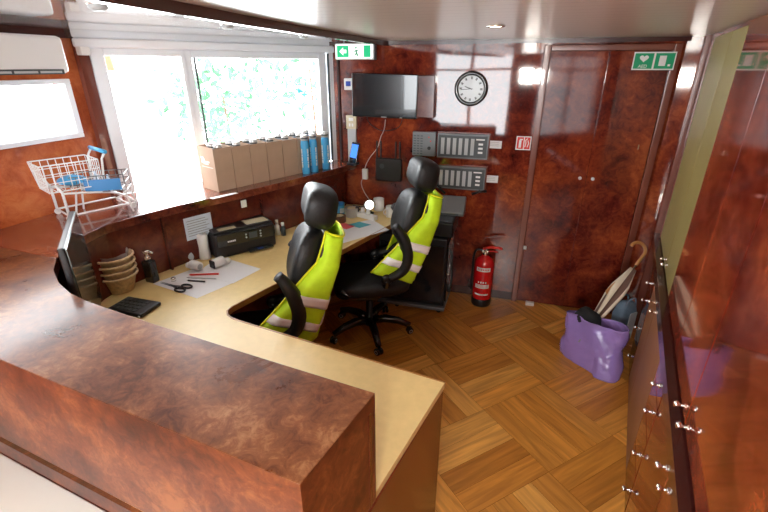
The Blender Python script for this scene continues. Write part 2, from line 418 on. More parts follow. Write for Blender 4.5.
# corner pillar between left wall and windows
bm = bmesh.new(); q = [LWP(.03, 0, .03), LWP(.10, 0, .03), LWP(.13, 0, -.06), LWP(.03, 0, -.06)]
prism(bm, [(a[0], a[1]) for a in q], 1.14, 2.04); struct('trim_5', bm, M_frame)
bm = bmesh.new(); q = [LWP(-1.2, 0, .012), LWP(.1, 0, .012), LWP(.1, 0, 0), LWP(-1.2, 0, 0)]
prism(bm, [(a[0], a[1]) for a in q], 2.04, 2.09); struct('trim_6', bm, M_dtrim)

# back double door: frame + two flush leaves
dr = empty('door_1', BWP(.455, 0, 0), BWA, kind='structure')
bm = bmesh.new()
for x0, x1 in ((-.425, -.378), (.378, .425)): BX(bm, x0, x1, -.035, .0, 0, 2.035)
BX(bm, -.378, .378, -.035, .0, 1.995, 2.035)
obj('door_frame', bm, M_frame, dr, bevel=.006)
for sgn in (-1, 1):
    bm = bmesh.new(); x0, x1 = (-.374, -.002) if sgn < 0 else (.002, .374)
    BX(bm, x0, x1, -.018, -.001, .01, 1.992)
    lf = obj('door_leaf', bm, M_door, dr, bevel=.002)
    bm = bmesh.new(); cyl(bm, .012, 0, .012, 16, M=T(sgn*.045, -.031, 1.12) @ rotx(-PI/2)); lathe(bm, [(.006, 0), (.006, .014)], 12, M=T(sgn*.045, -.031, 1.12) @ rotx(-PI/2))
    obj('door_knob', bm, M_white, lf, smooth=True)
bm = bmesh.new(); BX(bm, .30, .306, -.02, -.018, 1.35, 1.385); obj('door_latch', bm, M_chrome, dr)

# ---- corner mouldings between door and right wall
bm = bmesh.new(); q = [BWP(.885, 0, 0), BWP(1.02, 0, 0), BWP(1.02, 0, .05), BWP(.90, 0, .02)]
prism(bm, [(a[0], a[1]) for a in q], 0, CZ); struct('trim_7', bm, M_door)
bm = bmesh.new(); q = [RWP(1.66, 0, -.045), RWP(1.72, 0, -.045), RWP(1.72, 0, .0), RWP(1.66, 0, .0)]
prism(bm, [(a[0], a[1]) for a in q], 0, CZ); struct('trim_8', bm, M_frame)
bm = bmesh.new(); q = [RWP(1.51, 0, -.045), RWP(1.55, 0, -.045), RWP(1.55, 0, -.02), RWP(1.51, 0, -.02)]
prism(bm, [(a[0], a[1]) for a in q], .81, CZ); struct('trim_9', bm, M_frame)
bm = bmesh.new(); q = [BWP(.03, 0, 0), BWP(-1.4, 0, 0), BWP(-1.4, 0, .012), BWP(.03, 0, .012)]
prism(bm, [(a[0], a[1]) for a in q], 0, .07); struct('baseboard_back', bm, M_dtrim)

# ---- right wall built-in cupboards (local x along wall, +y = into the room)
def rknob(par, x, z):
    bm = bmesh.new(); Mx = T(x, 0, z) @ rotx(-PI/2)
    lathe(bm, [(0, -.002), (.011, 0), (.011, .003), (.0045, .006), (.0045, .017), (.010, .021), (.0125, .027), (.010, .033), (0, .035)], 16, M=Mx)
    return obj('knob', bm, M_chrome, par, smooth=True)
def cupboard(label, s0, s1, z0, z1, mat, knobs, seams=(), drawers=(), olive=False):
    o = empty('wall_cupboard', RWP(s0, z0, -.02 if z0 < .5 else -.045), RWA, label, 'cupboard', 'built-in cupboards of the right wall')
    w = s1-s0
    obj('carcass', box(0, w, 0, .006, 0, z1-z0), M_dtrim, o)
    xs = [0]+[s-s0 for s in seams]+[w]
    for a, c in zip(xs, xs[1:]):
        obj('door' if not drawers else 'drawer', box(a+.003, c-.003, .006, .02, .004, z1-z0-.004) if not drawers else box(a+.003, c-.003, .006, .02, drawers[-1]-z0+.004, z1-z0-.004), mat, o, bevel=.0015)
    prev = z0
    for zt in drawers:
        obj('drawer', box(.003, w-.003, .006, .02, prev-z0+.004, zt-z0-.002), mat, o, bevel=.0015); prev = zt
    parts = [c for c in o.children if c.name.startswith(('door', 'drawer'))]
    for s, z in knobs:
        # the knob belongs to the front behind it
        best = None
        for p in parts:
            co = [v.co for v in p.data.vertices]
            if min(c.x for c in co) <= s-s0 <= max(c.x for c in co) and min(c.z for c in co) <= z-z0 <= max(c.z for c in co): best = p
        k = rknob(best or parts[0], s-s0, z-z0); k.location.y = .02
    return o
cupboard('upper wall cupboard with glossy burl doors nearest the camera', -1.17, .525, .81, CZ-.02, M_side, [(-.395, .842), (-.505, .842)], [-.45, .0])
cupboard('tall olive gold toned upper cupboard beside the far corner', .53, 1.50, .81, CZ-.02, M_olive, [(.945, .86), (.855, .86)], [.90])
cupboard('lower burl cupboard with two knobs under the nearest upper doors', -1.17, -.16, .0, .725, M_side, [(-.535, .683), (-.632, .683)], [-.584])
cupboard('narrow stack of burl drawers between the near cupboard and the brown door', -.155, .10, .0, .725, M_side, [(-.06, .67), (-.07, .533), (-.10, .313), (-.13, .12)], (), [.22, .43, .61])
cupboard('lower matt brown double cupboard below the olive panels', .105, .93, .0, .725, M_brownmat, [(.71, .682), (.59, .682)], [.65])
cupboard('far stack of burl drawers behind the bag with the umbrella', .935, 1.20, .0, .725, M_side, [(1.07, .64), (1.07, .516), (1.04, .323), (1.0, .125)], (), [.22, .43, .6])
bm = bmesh.new(); q = [RWP(-1.4, 0, .012), RWP(1.62, 0, .012), RWP(1.62, 0, -.045), RWP(-1.4, 0, -.045)]
prism(bm, [(a[0], a[1]) for a in q], .735, .80); struct('trim_10', bm, M_dtrim)
bm = bmesh.new(); q = [RWP(-.002, 0, .0025), RWP(.004, 0, .0025), RWP(.004, 0, 0), RWP(-.002, 0, 0)]

# ============================================================ RECEPTION COUNTER
inner = [(-.023, .872), (-.423, 1.05), (-.764, 1.205), (-1.052, 1.345), (-1.15, 1.405), (-1.245, 1.485), (-1.345, 1.6), (-1.41, 1.712), (-1.45, 1.83), (-1.465, 1.93),
         (-1.468, 2.03), (-1.448, 2.15), (-1.36, 2.3), (-1.217, 2.5), (-.955, 2.78), (-.665, 3.13), (-.39, 3.50), (-.24, 3.73), (-.235, 3.785)]
outer = [WWP(1.80, 0, 0)[:2], WWP(0, 0, 0)[:2], LWP(-1.27, 0, 0)[:2]]
slab = [(-.167, .61)]+inner+outer
rc = empty('reception_counter', (-1.3, 1.6, .75), 0, 'raised burl veneer counter that curves round from the near block along the windows', 'counter')
def child_world(o, par): o.location = -Vector(par.location); return o
cut = (-2.0, 1.93)
bm = prism(bmesh.new(), [(-.167, .61)]+inner[:8]+[cut, (-2.14, 1.47)], 1.1365, 1.14); child_world(obj('counter_top', bm, M_block, rc, bevel=.0012), rc)
bm = prism(bmesh.new(), [(-.185, .642), (-.055, .868)]+inner[1:8]+[cut, (-2.12, 1.50)], 1.092, 1.136); child_world(obj('top_core', bm, M_apron, rc), rc)
bm = prism(bmesh.new(), inner[7:]+[WWP(1.80, 0, 0)[:2], WWP(0, 0, 0)[:2], cut], 1.092, 1.14); child_world(obj('shelf_top', bm, M_shelf, rc, bevel=.004), rc)
# near block under the top: front, end and back, flush; further round the panel is set back
nin = [(-.03, .86), (-.423, 1.035), (-.764, 1.19), (-1.052, 1.33), (-1.17, 1.40), (-1.26, 1.48), (-1.36, 1.6), (-1.43, 1.712), (-1.475, 1.83), (-1.495, 1.93),
       (-1.50, 2.04), (-1.478, 2.165), (-1.39, 2.32), (-1.25, 2.525), (-.995, 2.815), (-.72, 3.175), (-.455, 3.55), (-.34, 3.77)]
def off_line(pts, d):
    out = []
    for i, p in enumerate(pts):
        a = Vector(pts[max(i-1, 0)]); c = Vector(pts[min(i+1, len(pts)-1)]); t = (c-a).normalized(); n = Vector((t.y, -t.x))
        out.append((p[0]-n.x*d, p[1]-n.y*d))
    return out
bm = bmesh.new()
F0, F1 = (-.167, .61), (-2.13, 1.467)
prism(bm, [F0, (-.023, .872), (-.05, .86), (-.18, .63)], .752, 1.136)
prism(bm, [F0, (-.18, .63), (-2.12, 1.49), F1], .752, 1.136)
prism(bm, [F0, (-.16, .622), (-2.12, 1.48), F1], .655, .721)
child_world(obj('front_panel', bm, M_apron, rc), rc)
bk = off_line(nin, .03)
# find outward side
bm = bmesh.new()
for i in range(len(nin)-1):
    a, c = Vector(nin[i]), Vector(nin[i+1]); t = (c-a).normalized(); n = Vector((-t.y, t.x))
    # outward = away from room centre of the workspace (-.7,2.2)
    mid = (a+c)/2
    if (mid+n*.05-Vector((-.6, 2.0))).length < (mid-Vector((-.6, 2.0))).length: n = -n
    prism(bm, [tuple(a), tuple(c), tuple(c+n*.02), tuple(a+n*.02)], .752, 1.0915)
child_world(obj('back_panel', bm, M_panel, rc), rc)
# supports of the shelf over the desk
for (x, y) in ((-1.30, 2.42), (-.86, 2.96)):
    bm = BX(bmesh.new(), -.03, .005, -.006, .006, .752, 1.0915, M=None)
    o = obj('support_panel', bm, M_panel, rc); o.location = Vector((x, y, 0))-Vector(rc.location); o.rotation_euler = (0, 0, R(-35))

# worktop
wi = [(.241, 1.377), (-.62, 1.787), (-.70, 1.826), (-.755, 1.855), (-.793, 1.89), (-.808, 1.93), (-.797, 1.975), (-.653, 2.193), (-.334, 2.666), (-.031, 3.129), (.105, 3.335), (.105, 3.68)]
wo = [(-.335, 3.805)]+[(p[0]-.0, p[1]) for p in off_line(nin, 0)[::-1]][1:-8]
wt_poly = [(-.1725, .6235)]+wi+[BWP(-1.40, 0, .003)[:2], WWP(1.75, 0, .003)[:2], WWP(.0, 0, .003)[:2], (-1.79, 2.58), (-2.11, 1.475)]
dk = empty('desk', (-.6, 1.6, 0), 0, 'cream topped reception desk wrapping round inside the burl counter', 'desk')
child_world(obj('worktop', prism(bmesh.new(), wt_poly, .722, .75), M_cream, dk, bevel=.002), dk)
bm = bmesh.new()
for a, c in zip(wi[:-1], wi[1:]):
    a, c = Vector(a), Vector(c); t = (c-a).normalized(); n = Vector((t.y, -t.x))
    prism(bm, [tuple(a), tuple(c), tuple(c+n*.007), tuple(a+n*.007)], .718, .7515)
child_world(obj('edge_trim', bm, M_oakedge, dk), dk)
bm = bmesh.new(); e0, e1 = Vector((-.167, .61)), Vector((.236, 1.372)); t = (e1-e0).normalized(); n = Vector((-t.y, t.x))
prism(bm, [tuple(e0), tuple(e1), tuple(e1+n*.025), tuple(e0+n*.025)], .0, .721)
child_world(obj('end_panel', bm, M_panel, dk), dk)
child_world(obj('customer_ledge', prism(bmesh.new(), [F0, (-.28, .40), (-2.25, 1.26), (-2.13, 1.467)], .62, .65), M_ledge, dk, bevel=.004), dk)
bm = bmesh.new(); prism(bm, [F0, F1, (-2.12, 1.49), (-.155, .635)], 0, .65)
child_world(obj('front_panel', bm, M_apron, dk), dk)
bm = bmesh.new(); prism(bm, [(-1.17, 2.48), (-.30, 3.68), (-.32, 3.70), (-1.19, 2.50)], 0, .721)
child_world(obj('modesty_panel', bm, M_panel, dk), dk)
bm = bmesh.new(); prism(bm, [(-.9, 1.62), (-.885, 1.635), (-1.25, 2.3), (-1.27, 2.29)], 0, .721)
child_world(obj('side_panel', bm, M_panel, dk), dk)

# ============================================================ BACK WALL THINGS
def onBW(name, s, z, label=None, cat=None, off=0, group=None):
    return empty(name, BWP(s, z, off), BWA, label, cat, group)
# exit sign hung from the ceiling in front of the window post
sg = empty('exit_sign', BWP(-1.352, 2.0, .10), BWA, 'lit green and white emergency exit sign with left arrow above the television', 'sign')
obj('housing', box(-.16, .16, -.012, .022, -.055, .058), M_white, sg, bevel=.01)
obj('end_cap', box(.158, .168, -.014, .024, -.057, .06), M_dgrey, sg)
obj('face', box(-.15, .15, -.0145, -.011, -.046, .05), M_exitw, sg)
for a, b in ((-.138, -.045), (.078, .132)): obj('green_panel', box(a, b, -.017, -.0140, -.038, .042), M_green, sg)
bm = bmesh.new()
for p in ([(-.12, 0), (-.088, .028), (-.088, .012), (-.062, .012), (-.062, -.012), (-.088, -.012), (-.088, -.028)],):
    vs = [bm.verts.new((x, -.0175, z+.002)) for x, z in p]; vb = [bm.verts.new((x, -.0165, z+.002)) for x, z in p]
    bm.faces.new(vs); bm.faces.new(vb[::-1])
    for i in range(len(p)): bm.faces.new((vs[i], vs[(i+1) % len(p)], vb[(i+1) % len(p)], vb[i]))
obj('arrow', bm, M_exitw, sg)
bm = bmesh.new()
tube(bm, [(.015, -.0158, .012), (.02, -.0158, -.008), (.03, -.0158, -.03)], .005, 6); tube(bm, [(.02, -.0158, -.008), (.006, -.0158, -.026)], .004, 6); tube(bm, [(.0, -.0158, .002), (.032, -.0158, .008)], .0035, 6)
superell(bm, (.016, -.0158, .027), .007, .002, .007, 1, 10, 8)
obj('running_figure', bm, M_greenp, sg)
for a in (-.09, .084): obj('bracket', box(a, a+.006, 0, .006, .055, .075), M_grey, sg)

# television on bracket arm
tv = onBW('television', -1.12, 1.52, 'black flat television on the back wall above the router', 'television', .09)
tv.rotation_euler = (R(2), R(1.2), BWA+R(3))
obj('bezel', box(-.262, .262, -.012, .02, 0, .325), M_blackg, tv, bevel=.006)
obj('screen', box(-.252, .252, -.0145, -.0115, .016, .315), M_screen, tv)
obj('wall_mount', box(-.08, .08, .02, .075, .1, .24), M_black, tv)
obj('badge', box(-.022, .022, -.0135, -.0125, .004, .010), M_lgrey, tv); obj('badge', box(.13, .15, -.0135, -.0125, .004, .009), M_lgrey, tv)
tag = obj('wall_box', BX(bmesh.new(), -.075, .075, -.06, 0, -.155, .155), M_panel, None, BWP(-.802, 1.68, 0), (0, 0, BWA), bevel=.004)
props(tag, 'burl veneered wall panel box just right of the television', 'box')
# thermostat
th = onBW('thermostat', -1.445, 1.765, 'small white thermostat with blue display left of the television', 'thermostat')
obj('casing', box(-.036, .036, -.02, 0, -.044, .044), M_white, th, bevel=.004)
obj('display', box(-.02, .022, -.023, -.019, -.015, .022), M_lcd, th)
# switch and conduit
sw = onBW('switch_box', -1.425, 1.47, 'cream switch box on grey trunking left of the wall cable', 'switch')
obj('switch_plate', box(-.045, .045, -.03, 0, -.055, .055), M_beige, sw, bevel=.004)
bm = bmesh.new(); BX(bm, -.02, .02, -.033, -.029, .01, .035); BX(bm, -.02, -.005, -.033, -.029, -.035, -.01); BX(bm, .005, .02, -.033, -.029, -.035, -.01); obj('rocker', bm, M_white, sw)
obj('trunking', box(-.038, .036, -.02, 0, -.325, -.055), M_lgrey, sw)
# clock
ck = onBW('wall_clock', -.457, 1.742, 'round wall clock with black rim and silver face', 'clock')
bm = bmesh.new(); lathe(bm, [(0, 0), (.122, 0), (.125, .02), (.12, .036), (.104, .04), (.094, .03), (.094, .024)], 48, M=rotx(PI/2)); obj('rim', bm, M_blackg, ck, smooth=True)
bm = bmesh.new(); lathe(bm, [(0, .024), (.101, .024)], 48, M=rotx(PI/2)); obj('face', bm, M_clockf, ck)
for k in range(12):
    Mx = roty(k*PI/6); bm = bmesh.new()
    BX(bm, -.004, .004, -.0262, -.0245, .068, .086, M=Mx)
    if k % 3: BX(bm, -.009, -.006, -.0262, -.0245, .068, .086, M=Mx)
    else: BX(bm, .006, .009, -.0262, -.0245, .066, .088, M=Mx)
    obj('numeral', bm, M_dgrey, ck)
bm = bmesh.new(); BX(bm, -.003, .003, -.029, -.0275, -.01, .05, M=roty(R(-70))); obj('hour_hand', bm, M_dgrey, ck)
bm = bmesh.new(); BX(bm, -.002, .002, -.031, -.0295, -.012, .075, M=roty(R(-95))); obj('minute_hand', bm, M_dgrey, ck)
# router
ro = onBW('wifi_router', -1.10, 1.09, 'flat black router with four aerials on the back wall', 'router')
obj('body', box(-.115, .115, -.035, 0, -.1, .095), M_black, ro, bevel=.012)
bm = bmesh.new(); lathe(bm, [(0, 0), (.022, 0), (.022, .002), (0, .002)], 24, M=T(-.055, -.035, .03) @ rotx(PI/2)); obj('logo', bm, M_dgrey, ro)
for x in (-.105, -.07, .06, .095):
    bm = bmesh.new(); BX(bm, x-.006, x+.006, -.022, -.012, .09, .235); obj('antenna', bm, M_black, ro, bevel=.003)
# alarm panels
def panel(label, s, z, w, h, small=False):
    o = onBW('alarm_panel', s, z, label, 'control panel', group='grey alarm panels on the back wall')
    if not small:
        obj('backboard', box(-w/2-.006, w/2+.01, -.008, 0, -h/2-.012, h/2+.008), M_frame, o)
    obj('casing', box(-w/2, w/2, -.035, -.008 if not small else 0, -h/2, h/2), M_grey, o, bevel=.004)
    if small:
        bm = bmesh.new()
        for i in range(8):
            for j in range(3): BX(bm, -.085+j*.028, -.066+j*.028, -.037, -.034, .06-i*.02, .067-i*.02)
        obj('button_field', bm, M_dgrey, o)
        bm = bmesh.new(); cyl(bm, .014, 0, .01, 16, M=T(.045, -.035, -.03) @ rotx(PI/2)); obj('dial', bm, M_black, o)
        bm = bmesh.new(); cyl(bm, .005, 0, .005, 10, M=T(.04, -.035, .055) @ rotx(PI/2)); cyl(bm, .005, 0, .005, 10, M=T(.055, -.035, .025) @ rotx(PI/2)); obj('indicator', bm, M_redp, o)
    else:
        obj('fascia', box(-w/2+.01, w/2-.01, -.0375, -.0345, -h/2+.012, h/2-.012), M_dgrey, o)
        for i in range(6):
            x = -w/2+.03+i*.047
            obj('switch_strip', box(x, x+.027, -.040, -.037, -h/2+.03, h/2-.032), M_lgrey, o)
        bm = bmesh.new(); BX(bm, w/2-.095, w/2-.03, -.040, -.037, h/2-.042, h/2-.032)
        for i in range(3): BX(bm, w/2-.075, w/2-.04, -.042, -.037, h/2-.08-i*.032, h/2-.065-i*.032)
        obj('key', bm, M_white, o)
    return o
panel('upper wide grey alarm panel with six pale strips on the back wall', -.49, 1.315, .40, .19)
panel('lower wide grey alarm panel with six pale strips, under its twin', -.49, 1.06, .40, .185)
panel('narrow dark grey control panel with dial and red lamps left of the wide ones', -.80, 1.32, .19, .19, True)
for z, l in ((1.335, 'white paper note beside the upper alarm panel'), (1.062, 'white paper note beside the lower alarm panel')):
    o = onBW('wall_note', -.243, z, l, 'note'); obj('sheet', box(-.052, .052, -.002, 0, -.028, .03), M_paper, o)
    bm = bmesh.new()
    for i in range(3): BX(bm, -.042, .03, -.0028, -.002, .016-i*.013, .019-i*.013)
    obj('writing', bm, M_lgrey, o)
fs = onBW('fire_sign', -.03, 1.358, 'small red and white fire extinguisher sign on the back wall', 'sign')
obj('plate', box(-.055, .055, -.003, 0, -.052, .05), M_white, fs)
bm = bmesh.new(); BX(bm, -.048, .0, -.0045, -.003, -.045, .043); BX(bm, .006, .048, -.0045, -.003, -.045, .043); obj('red_field', bm, M_redp, fs)
bm = bmesh.new(); BX(bm, -.034, -.016, -.006, -.0045, -.035, .02); BX(bm, -.03, -.008, -.006, -.0045, .022, .03)
tube(bm, [(.012, -.0055, -.03), (.018, -.0055, .0), (.014, -.0055, .02), (.026, -.0055, .034)], .003, 6); tube(bm, [(.03, -.0055, -.03), (.038, -.0055, .0), (.03, -.0055, .02)], .003, 6)
obj('pictogram', bm, M_white, fs)
ad = empty('safety_sign', BWP(.728, 1.93, .0365), BWA, 'green sign with heart above AED and a door symbol, over the double door', 'sign')
obj('plate', box(-.125, .125, -.003, 0, -.055, .055), M_white, ad)
bm = bmesh.new(); BX(bm, -.118, -.006, -.0045, -.003, -.047, .047); BX(bm, .006, .118, -.0045, -.003, -.047, .047); obj('green_field', bm, M_greenp, ad)
bm = bmesh.new()
hp = []
for k in range(24):
    t = 2*PI*k/24; hp.append((16*math.sin(t)**3*.0017-.062, (13*math.cos(t)-5*math.cos(2*t)-2*math.cos(3*t)-math.cos(4*t))*.0015+.016))
vs = [bm.verts.new((x, -.0055, z)) for x, z in hp]; bm.faces.new(vs)
obj('heart', bm, M_white, ad)
text('lettering', 'AED', .028, M_white, ad, (-.062, -.005, -.033), (PI/2, 0, 0))
bm = bmesh.new(); BX(bm, .03, .07, -.006, -.0045, -.03, .032); BX(bm, .085, .1, -.006, -.0045, -.032, -.02); obj('door_symbol', bm, M_white, ad)

# wall cable from TV to the desk
bm = bmesh.new()
cpts = [BWP(-1.12, 1.50, .05), BWP(-1.14, 1.42, .02), BWP(-1.17, 1.36, .015), BWP(-1.20, 1.27, .015), BWP(-1.27, 1.18, .015), BWP(-1.31, 1.1, .02), BWP(-1.32, 1.03, .02), BWP(-1.35, .96, .02), BWP(-1.32, .88, .03), BWP(-1.25, .80, .05), BWP(-1.18, .758, .09)]
def smooth_pts(p, k=4):
    p = [Vector(a) for a in p]; out = []
    for i in range(len(p)-1):
        p0, p1, p2, p3 = p[max(i-1, 0)], p[i], p[i+1], p[min(i+2, len(p)-1)]
        for j in range(k):
            t = j/k
            out.append(.5*((2*p1)+(-p0+p2)*t+(2*p0-5*p1+4*p2-p3)*t*t+(-p0+3*p1-3*p2+p3)*t**3))
    out.append(p[-1]); return out
tube(bm, smooth_pts(cpts), .0035, 6); props(obj('cable', bm, M_cable, None, smooth=True), 'thin white cable running down the wall from television to desk', 'cable')
bm = bmesh.new(); tube(bm, smooth_pts([BWP(-1.28, 1.52, .05), BWP(-1.27, 1.47, .02), BWP(-1.2, 1.42, .015), BWP(-1.12, 1.41, .015), BWP(-1.02, 1.44, .02), BWP(-.98, 1.51, .04)]), .003, 6)
props(obj('cable', bm, M_black, None, smooth=True), 'black cable looping under the television', 'cable')
o = onBW('power_adapter', -1.31, 1.04, 'white plug adapter hanging on the wall cable', 'adapter', .012); obj('casing', box(-.025, .025, -.03, 0, -.045, .045), M_white, o, bevel=.006)

# fire extinguisher
fe = empty('fire_extinguisher', (.845, 3.325, 0), BWA, 'red fire extinguisher with black foot standing against the back wall', 'fire extinguisher')
bm = lathe(bmesh.new(), [(0, .06), (.078, .06), (.08, .075), (.08, .37), (.076, .4), (.06, .43), (.03, .45), (.025, .46), (0, .46)], 32); obj('cylinder', bm, M_red, fe, smooth=True)
bm = lathe(bmesh.new(), [(0, 0), (.078, 0), (.083, .01), (.083, .055), (.08, .07), (0, .07)], 32); obj('foot', bm, M_black, fe, smooth=True)
bm = bmesh.new(); lathe(bm, [(0, .455), (.022, .455), (.022, .475), (.014, .48), (.014, .505), (0, .505)], 16); BX(bm, -.03, .02, -.01, .01, .48, .5); obj('valve', bm, M_chrome, fe, smooth=False, bevel=.002)
bm = bmesh.new(); tube(bm, [(-.02, 0, .51), (.03, -.01, .535), (.1, -.02, .54), (.13, -.025, .535)], .011, 8); tube(bm, [(0, 0, .49), (.06, -.01, .5), (.1, -.02, .5)], .006, 8); obj('lever', bm, M_redp, fe, smooth=True)
bm = bmesh.new(); tube(bm, smooth_pts([(-.02, 0, .49), (-.06, 0, .5), (-.09, 0, .46), (-.095, 0, .3), (-.092, 0, .12)]), .009, 8); obj('hose', bm, M_black, fe, smooth=True)
# label bands following the cylinder
def arc_patch(bm, r, z0, z1, a0, a1, n=10):
    vs = [[bm.verts.new((r*math.cos(a0+(a1-a0)*k/n), r*math.sin(a0+(a1-a0)*k/n), z)) for k in range(n+1)] for z in (z0, z1)]
    for k in range(n): bm.faces.new((vs[0][k], vs[0][k+1], vs[1][k+1], vs[1][k]))
ca = R(-90)
for z0, z1 in ((.335, .37), (.18, .215), (.115, .128)):
    bm = bmesh.new(); arc_patch(bm, .0806, z0, z1, ca-.75, ca+.75); obj('label', bm, M_white, fe, smooth=True)
bm = bmesh.new()
for k in range(4): arc_patch(bm, .0806, .228, .243, ca-.45+k*.25, ca-.33+k*.25, 2)
obj('printing', bm, M_white, fe, smooth=True)
bm = bmesh.new()
for k in range(7): arc_patch(bm, .0809, .345, .36, ca-.6+k*.18, ca-.5+k*.18, 2)
for k in range(3): arc_patch(bm, .0809, .19+k*.008, .192+k*.008, ca-.6, ca+.6)
obj('lettering', bm, M_redp, fe, smooth=True)

# small white box on floor
o = obj('door_stop', box(-.035, .035, -.02, .02, 0, .028), M_white, None, (1.262, 3.29, 0), (0, 0, BWA), bevel=.004)
props(o, 'small white wedge on the floor by the left jamb of the double door', 'door stop')
o = obj('wall_magnet', box(-.012, .012, -.02, 0, -.014, .014), M_white, None, BWP(.085, .52, .035), (0, 0, BWA), bevel=.003)
props(o, 'tiny white catch on the left jamb of the double door', 'catch')

# ============================================================ CEILING / LEFT WALL
def downlight(x, y, z, label, mat_r, group):
    o = empty('downlight', (x, y, z), 0, label, 'ceiling light', group)
    bm = lathe(bmesh.new(), [(.03, -.002), (.043, -.006), (.045, 0), (.03, 0)], 24); obj('ring', bm, mat_r, o, smooth=True)
    bm = lathe(bmesh.new(), [(0, -.003), (.03, -.003), (.03, 0), (0, 0)], 24); obj('lens', bm, M_bulb, o)
    return o
M_bulb = plain('bulb', (1, .9, .7), .4, emit=(1, .85, .6), es=14)
downlight(.53, 2.33, CZ-.0005, 'round recessed downlight glowing in the plank ceiling near the back wall', M_chrome, None)
def spot(x, y, label):
    o = empty('glass_spotlight', (x, y, CZ+.01), 0, label, 'ceiling light', 'glass spotlights in the white ceiling by the windows')
    bm = lathe(bmesh.new(), [(.0, -.003), (.033, -.003), (.033, 0), (0, 0)], 24); obj('mount', bm, M_chrome, o, smooth=True)
    bm = lathe(bmesh.new(), [(.028, -.003), (.03, -.012), (.02, -.02), (0, -.02)], 24); obj('glass_cup', bm, M_lgrey, o, smooth=True)
spot(-.93, 1.62, 'nearest of the three glass spotlights in the white ceiling, close to the mahogany edge')
spot(-.76, 2.38, 'middle one of the three glass spotlights above the window head')
spot(-.52, 3.15, 'farthest of the three glass spotlights, nearest the exit sign')

ac = empty('air_conditioner', LWP(-.56, 1.865, 0), LWA, 'white air conditioner unit high on the left wall above the lit screen', 'air conditioner')
obj('casing', box(-.42, .41, -.17, 0, 0, .175), M_white, ac, bevel=.02)
obj('vent', box(-.38, .37, -.173, -.12, -.004, .02), M_dgrey, ac)
for k in range(6): obj('louvre', box(-.37+k*.123, -.26+k*.123, -.176, -.172, .002, .012), M_lgrey, ac)
o = obj('sensor', box(-.03, .03, -.04, 0, 0, .045), M_white, None, LWP(.05, 1.955, .03), (0, 0, LWA), bevel=.006); props(o, 'small white sensor box at the top of the mahogany pillar', 'sensor')

# ============================================================ ON THE SHELF
SZ = 1.1405
rowd = Vector((.63, .777)).normalized(); rowa = math.atan2(rowd.y, rowd.x)
def kraft(k):
    p = Vector((-1.086, 2.791))+rowd*(k*.138)
    o = empty('kraft_carton', (p.x, p.y, SZ), rowa+random.uniform(-.01, .01), None, 'box', 'kraft cartons of bottles in a row on the shelf')
    h = .282-.0035*k; w = .18; d = .132; t = .003
    bm = bmesh.new()
    BX(bm, 0, d, 0, w, 0, .003); BX(bm, 0, t, 0, w, .003, h); BX(bm, d-t, d, 0, w, .003, h); BX(bm, t, d-t, 0, t, .003, h-.006); BX(bm, t, d-t, w-t, w, .003, h)
    obj('carton', bm, M_kraft, o)
    bm = bmesh.new(); BX(bm, d/2-.002, d/2+.002, -.0005, 0, .02, h-.03); obj('seam', bm, M_kraftl if False else M_kraft, o)
    return o
KL = ['front kraft carton of the shelf row, with white printed mark on its end',
      'second kraft carton counted from the front one with the white mark', 'third kraft carton in the row on the window shelf',
      'fourth, middle kraft carton in the row on the window shelf', 'fifth kraft carton in the row, left of the last two', 'sixth kraft carton in the row, next to the last',
      'last kraft carton of the row, beside the blue bottles']
def bottle_bm():
    return lathe(bmesh.new(), [(0, 0), (.028, 0), (.031, .006), (.031, .215), (.029, .235), (.024, .25), (.0, .25)], 20)
def make_bottle():
    o = empty('water_bottle', (0, 0, 0))
    obj('body', bottle_bm(), M_lblue, o, smooth=True)
    bm = lathe(bmesh.new(), [(.024, .249), (.026, .252), (.026, .285), (.022, .291), (0, .291)], 20); obj('cap', bm, M_silver, o, smooth=True)
    bm = lathe(bmesh.new(), [(.0265, .262), (.0268, .264), (.0268, .27), (.0265, .272)], 20); obj('cap_ring', bm, M_dgrey, o, smooth=True)
    bm = bmesh.new()
    for a0 in (ca-1.3, ca+.3):
        for i, (z0, z1) in enumerate([(.05, .075), (.08, .095), (.10, .13), (.135, .15), (.155, .19)]): arc_patch(bm, .0314, z0, z1, a0+(.05 if i % 2 else 0), a0+.4, 4)
    obj('print', bm, M_white, o, smooth=True)
    return o
proto = make_bottle(); nb = 0
for k in range(7):
    o = kraft(k); o['label'] = KL[k]
    if k == 0:
        bm = bmesh.new(); BX(bm, -.0008, 0, .025, .155, .15, .153)
        for i, (y0, y1, z0, z1) in enumerate([(.10, .155, .175, .19), (.115, .15, .19, .205), (.06, .1, .18, .19), (.125, .16, .205, .215), (.075, .13, .168, .175)]): BX(bm, -.0008, 0, y0, y1, z0, z1)
        obj('printed_mark', bm, M_kraftl, o)
    for j in range(2):
        bt = proto if nb == 0 else copy_tree(proto)
        q = o.matrix_basis @ Vector((.066, .048+j*.08, .0035))
        bt.location = q; bt.rotation_euler = (0, 0, random.uniform(-.5, .5))
        props(bt, 'silver-capped bottle standing in %s carton, %s side' % (['the front', 'the second', 'the third', 'the middle', 'the fifth', 'the sixth', 'the last'][k], ['room', 'window'][j]), 'bottle', 'capped bottles standing in the kraft cartons')
        nb += 1
for (x, y, l) in ((-.597, 3.33, 'leftmost of the three blue bottles, in front of the last kraft cartons'), (-.545, 3.40, 'middle one of the three blue bottles at the end of the carton row'), (-.465, 3.494, 'rightmost of the three blue bottles, nearest the window post')):
    bt = copy_tree(proto); bt.location = (x, y, SZ); bt.rotation_euler = (0, 0, R(20)); props(bt, l, 'bottle', 'blue bottles at the end of the carton row')

